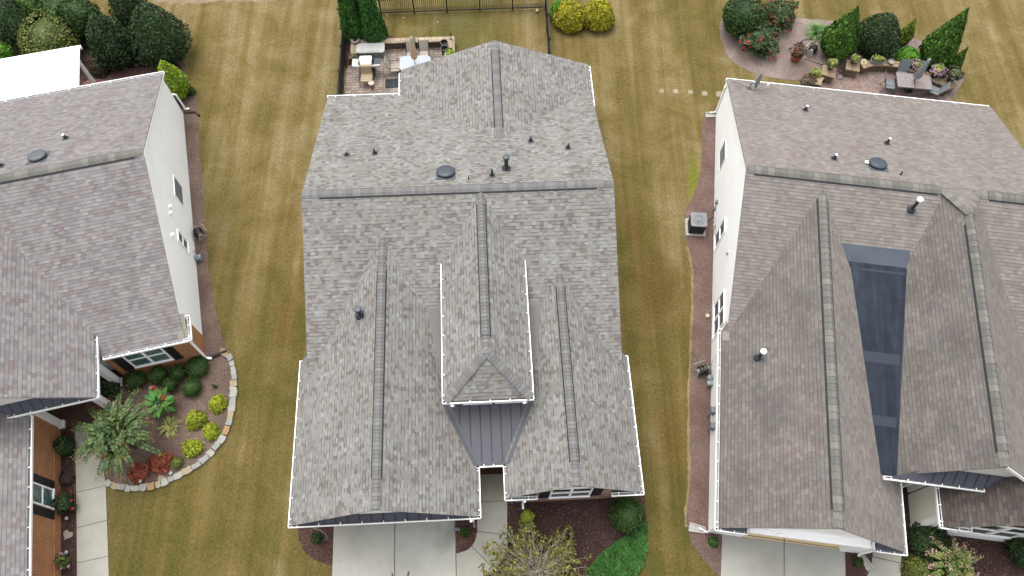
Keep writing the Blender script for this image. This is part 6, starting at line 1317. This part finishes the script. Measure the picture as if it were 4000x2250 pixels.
drain('black corrugated drain pipe from the brick corner across the flagstones', [at(815, 1394, .08), at(832, 1393, .08), at(850, 1385, .08), at(872, 1376, .08), at(888, 1372, .07)], 'black_drain', .065)
drain('grey drain pipe lying on the concrete beside the mulch island', [at(1772, 2067, .07), at(1782, 2067, .07), at(1797, 2068, .07)], 'grey_plastic', .055)
drain('pale drain pipe below the downspout in the mulch island', [at(1850, 2036, .12), at(1852, 2048, .07), at(1853, 2060, .05)], 'grey_plastic', .05)
# satellite dish
t = thing('satellite_dish', 'grey satellite dish on the rear roof corner of the right house', 'satellite dish', HW('r', 8.35, 25.72, qz(25.72)), YAW['r'])
mb = MB(); n = 26; vs = []
for i, q in enumerate((0, .35, .7, 1.0)):
    for k in range(n): a = 2*math.pi*k/n; vs.append((.10*q*q, .27*q*math.cos(a), .46*q*math.sin(a)))
mb.add(vs, [(i*n+k, i*n+(k+1) % n, (i+1)*n+(k+1) % n, (i+1)*n+k) for i in range(3) for k in range(n)]); o = mb.build('reflector', M['vent_grey'], t, uv=False, smooth=True); o.location = (.18, .1, .52); o.rotation_euler = (0, -.10, -.62); sm_ = o.modifiers.new('solid', 'SOLIDIFY'); sm_.thickness = .015; o.data.materials[0] = plain('dish_grey', C8(176, 186, 190), .5, .4, var=.05)
mb = MB(); mb.tube([(0, 0, 0), (0, 0, .35), (.14, .08, .5)], .025, 8); mb.build('mast', M['frame_grey'], t, uv=False)
mb = MB(); mb.tube([(.05, .05, .3), (.75, -.02, .42)], .016, 6); mb.build('feed_arm', M['grey_plastic'], t, uv=False)
mb = MB(); mb.box(.72, .80, -.07, .05, .38, .48); mb.build('receiver', M['white'], t, uv=False, bevel=.015)
mb = MB(); mb.slab([(-.14, -.14, .07), (.14, -.14, .07), (.14, .14, -.06), (-.14, .14, -.06)], .02); mb.build('foot', M['frame_grey'], t, uv=False)
hose('cable', 'thin dark cable from the satellite dish to the roof corner', [HW('r', 8.3, 25.75, qz(25.75)+.04), HW('r', 8.0, 26.0, qz(26.0)+.03), HW('r', 7.6, 26.25, qz(26.25)+.03)], 'hose_dark', .009)['category'] = 'cable'
# stepping stones
for (u, v), r, lab in (((2584, 356), .13, 'smallest worn stepping stone in the grass, farthest from the right house'), ((2639, 357), .15, 'second stepping stone from the open lawn end'), ((2697, 361), .13, 'middle stepping stone in the grass row of five'), ((2753, 366), .16, 'grassy stepping stone next to the clean square one'), ((2811, 368), .19, 'clean square stepping stone nearest the right house')):
    mb = MB(); pts = [(r*math.cos(a)*(1.25 if abs(math.sin(2*a)) > .8 else 1)*random.uniform(.85, 1.05), r*math.sin(a)*(1.25 if abs(math.sin(2*a)) > .8 else 1)*random.uniform(.85, 1.05), .016) for a in [k*math.pi/4+math.pi/8*0+math.pi/4 for k in range(8)]]
    mb.slab(pts, .016); o = mb.build('stepping_stone', M['rock'], uv=False); o.location = at(u, v); o.rotation_euler.z = -.1; tag(o, lab, 'stepping stone', 'stepping stones in the lawn')
# flagstone edging of the curved bed
M['flag_grey'] = plain('grey_flagstone', C8(178, 178, 172), .9, .1, var=.2, scale=9); M['flag_white'] = plain('pale_flagstone', C8(194, 191, 180), .9, .1, var=.15, scale=9)
M['flag_tan'] = plain('tan_flagstone', C8(192, 177, 146), .9, .1, var=.2, scale=9); M['flag_rust'] = plain('rusty_flagstone', C8(188, 158, 116), .9, .1, var=.25, scale=9)
P = smooth_line([at(u, v) for u, v in stone_line], 24); acc = [0]
for a, b in zip(P, P[1:]): acc.append(acc[-1]+(b-a).length)
def along(s):
    i = max(0, min(len(acc)-2, int(np.searchsorted(acc, s))-1)); return P[i].lerp(P[i+1], (s-acc[i])/max(1e-6, acc[i+1]-acc[i])), (P[i+1]-P[i]).normalized()
labs = {'flag_grey': 'grey flagstone set in the edging of the curved front bed', 'flag_white': 'whitish flagstone set in the edging of the curved front bed', 'flag_tan': 'tan flagstone set in the edging of the curved front bed', 'flag_rust': 'orange brown flagstone set in the edging of the curved front bed'}
s = .05; seq = ['flag_white', 'flag_tan', 'flag_grey', 'flag_white', 'flag_white', 'flag_grey', 'flag_rust', 'flag_tan', 'flag_white', 'flag_grey', 'flag_white', 'flag_tan', 'flag_grey', 'flag_grey', 'flag_white', 'flag_grey', 'flag_white', 'flag_rust', 'flag_grey', 'flag_tan', 'flag_white', 'flag_grey']; k = 0
while s < acc[-1]-.1:
    ln = random.uniform(.22, .44); c, d = along(s+ln/2); sd = Vector((-d.y, d.x, 0)); wd = random.uniform(.10, .15); h = random.uniform(.10, .15); mb = MB()
    j = lambda q: Vector((random.uniform(-q, q), random.uniform(-q, q), 0))
    pts = [-d*ln*.49-sd*wd+j(.02), -sd*(wd+.02)+j(.02), d*ln*.49-sd*wd+j(.02), d*ln*.49+sd*wd+j(.03), sd*wd*.9+j(.03), -d*ln*.49+sd*wd+j(.03)]
    mb.slab([p+Vector((0, 0, h+random.uniform(-.012, .012))) for p in pts], h-.005); m = seq[k % len(seq)]; o = mb.build('edging_stone', M[m], uv=False, bevel=.012); o.location = c; tag(o, labs[m], 'edging stone', 'flagstones edging the curved bed'); s += ln+.012; k += 1
def rock(label, u, v, r, z=0):
    mb = MB(); n = 8; pts = [Vector((r*math.cos(a)*random.uniform(.6, 1.2), r*.75*math.sin(a)*random.uniform(.6, 1.2), random.uniform(.05, .09))) for a in [2*math.pi*q/n for q in range(n)]]; mb.slab(pts, .08); o = mb.build('garden_rock', M['rock'], uv=False, bevel=.015); o.location = at(u, v); tag(o, label, 'rock'); return o
rock('pale rock lying inside the stone edge beside the stonecrop', 632, 1868, .17); rock('flat grey white rock in dark mulch behind the left house, leftmost of a row', 486, 262, .2); rock('small yellowish rock in the dark mulch, middle of the row', 533, 255, .11); rock('pale rock nearest the tall lime shrub in the dark mulch', 586, 256, .15); rock('pale rock beside the brown clipped shrub at the patio edge', 361, 306, .14); rock('small white rock in the lawn edge right of the lime shrub', 742, 326, .07)
t = thing('planter', 'white hoop of a hidden planter beside the porch column', 'planter', at(462, 1536)); mb = MB(); mb.lathe([(.20, 0), (.24, .3), (.25, .3), (.235, .28), (.2, .05)], 24); mb.build('pot', M['white_dirty'], t, uv=False); crown(t, .2, .3, .2, 'round', 'boxwood', 260, .06, name='foliage')
def path_light(label, u, v):
    t = thing('path_light', label, 'garden light', at(u, v)); mb = MB(); mb.tube([(0, 0, 0), (0, 0, .22)], .012, 6); mb.build('stake', M['plastic_black'], t, uv=False); mb = MB(); mb.lathe([(.055, .20), (.065, .22), (.06, .26), (.001, .28)], 14); lp = mb.build('shade', M['white_dirty'], t, uv=False); mb = MB(); mb.lathe([(.03, .272), (.028, .284), (.001, .286)], 12); mb.build('solar_cell', M['plastic_black'], lp, uv=False)
for u, v, lab in ((597, 1520, 'small white garden light among the boxwoods'), (675, 1853, 'small white garden light near the stone edge right of the pale rock'), (557, 1884, 'small white garden light near the stone edge left of the pale rock'), (271, 2028, 'small white garden light beside the heart stone under the rose bush'), (270, 2160, 'small white garden light at the sparse pink rose bush')): path_light(lab, u, v)
mb = MB(); pts = []
for k in range(28):
    a = 2*math.pi*k/28; x = 16*math.sin(a)**3; y = 13*math.cos(a)-5*math.cos(2*a)-2*math.cos(3*a)-math.cos(4*a); pts.append((x*.0125, y*.0125, .05))
mb.slab(pts, .05); o = mb.build('heart_stone', M['heart_stone'], uv=False, bevel=.008); o.location = at(266, 2090); o.rotation_euler.z = -.35; tag(o, 'heart shaped carved stone in the mulch beside the concrete path', 'garden stone')
t = thing('garden_statue', 'small weathered grey green figurine in the mulch right of the boxwoods', 'statue', at(842, 1512)); mb = MB(); mb.lathe([(.09, 0), (.08, .05), (.05, .12), (.07, .22), (.04, .30), (.05, .36), (.001, .42)], 12, sx=1.2, sy=.8); mb.build('figure', M['pot_green'], t, uv=False)
t = thing('garden_light', 'small grey lantern at the foot of the ball topiary', 'garden light', at(2068, 2043)); mb = MB(); mb.lathe([(.06, 0), (.07, .03), (.05, .06), (.05, .2), (.08, .22), (.001, .28)], 12); mb.build('lamp', M['grey_plastic'], t, uv=False)
t = thing('drain_boot', 'black drain boot at the brick corner beside the walkway', 'drain boot', at(2000, 1966)); mb = MB(); mb.hexa([(x, y, z) for z, q in ((0, 1.0), (.16, .55)) for y in (-.10*q, .10*q) for x in (-.07*q, .07*q)]); mb.build('boot', M['plastic_black'], t, uv=False)
# white pan patio cover behind the left house
t = thing('patio_cover', 'white ribbed pan patio cover attached behind the left house', 'patio cover', HW('l', 0, 0), YAW['l'])
mb = MB(); n = 28; y0, y1, z0_, z1_ = 28.46, 31.02, 2.62, 2.50
for k in range(n):
    a, b = y0+(y1-y0)*k/n, y0+(y1-y0)*(k+1)/n; za, zb = z0_+(z1_-z0_)*k/n, z0_+(z1_-z0_)*(k+1)/n; q = (b-a)
    mb.slab([(-24, a, za), (-13.68, a, za), (-13.68, b-q*.22, zb+.022), (-24, b-q*.22, zb+.022)], .03); mb.slab([(-24, b-q*.22, zb), (-13.70, b-q*.22, zb), (-13.70, b, zb), (-24, b, zb)], .03, 1)
mb.build('pan_roof', [M['pan'], M['pan_rib']], t, uv=False)
mb = MB(); mb.box(-24, -13.62, 31.02, 31.16, 2.38, 2.54); mb.build('front_beam', M['white'], t, uv=False)
for x in (-13.95, -17.5, -21):
    mb = MB(); mb.box(x-.07, x+.07, 30.55, 30.69, 0, 2.5); mb.build('post', M['white'], t, uv=False)
# handle ends at the foot of the middle driveway
t = thing('hand_truck', 'black rubber handle ends of a hand truck at the foot of the middle driveway', 'hand truck', at(1578, 2300), .1)
mb = MB(); mb.tube([(-.30, .46, .98), (-.26, .30, 1.0), (-.2, .1, .9), (-.2, -.1, .1)], .022, 8); mb.tube([(.30, .46, .98), (.26, .30, 1.0), (.2, .1, .9), (.2, -.1, .1)], .022, 8)
for z in (.3, .6, .85): mb.tube([(-.2, -.06+z*.15, z), (.2, -.06+z*.15, z)], .014, 6)
mb.build('frame', M['silver'], t, uv=False)
for x in (-1, 1):
    mb = MB(); mb.tube([(x*.31, .50, .975), (x*.275, .34, .995)], .034, 10); mb.build('grip', M['plastic_black'], t, uv=False)
    mb = MB(); mb.tube([(x*.24, -.12, .13), (x*.30, -.12, .13)], .13, 18); mb.build('wheel', M['plastic_black'], t, uv=False)
mb = MB(); mb.box(-.22, .22, -.36, -.1, .02, .035); mb.build('toe_plate', M['silver'], t, uv=False)
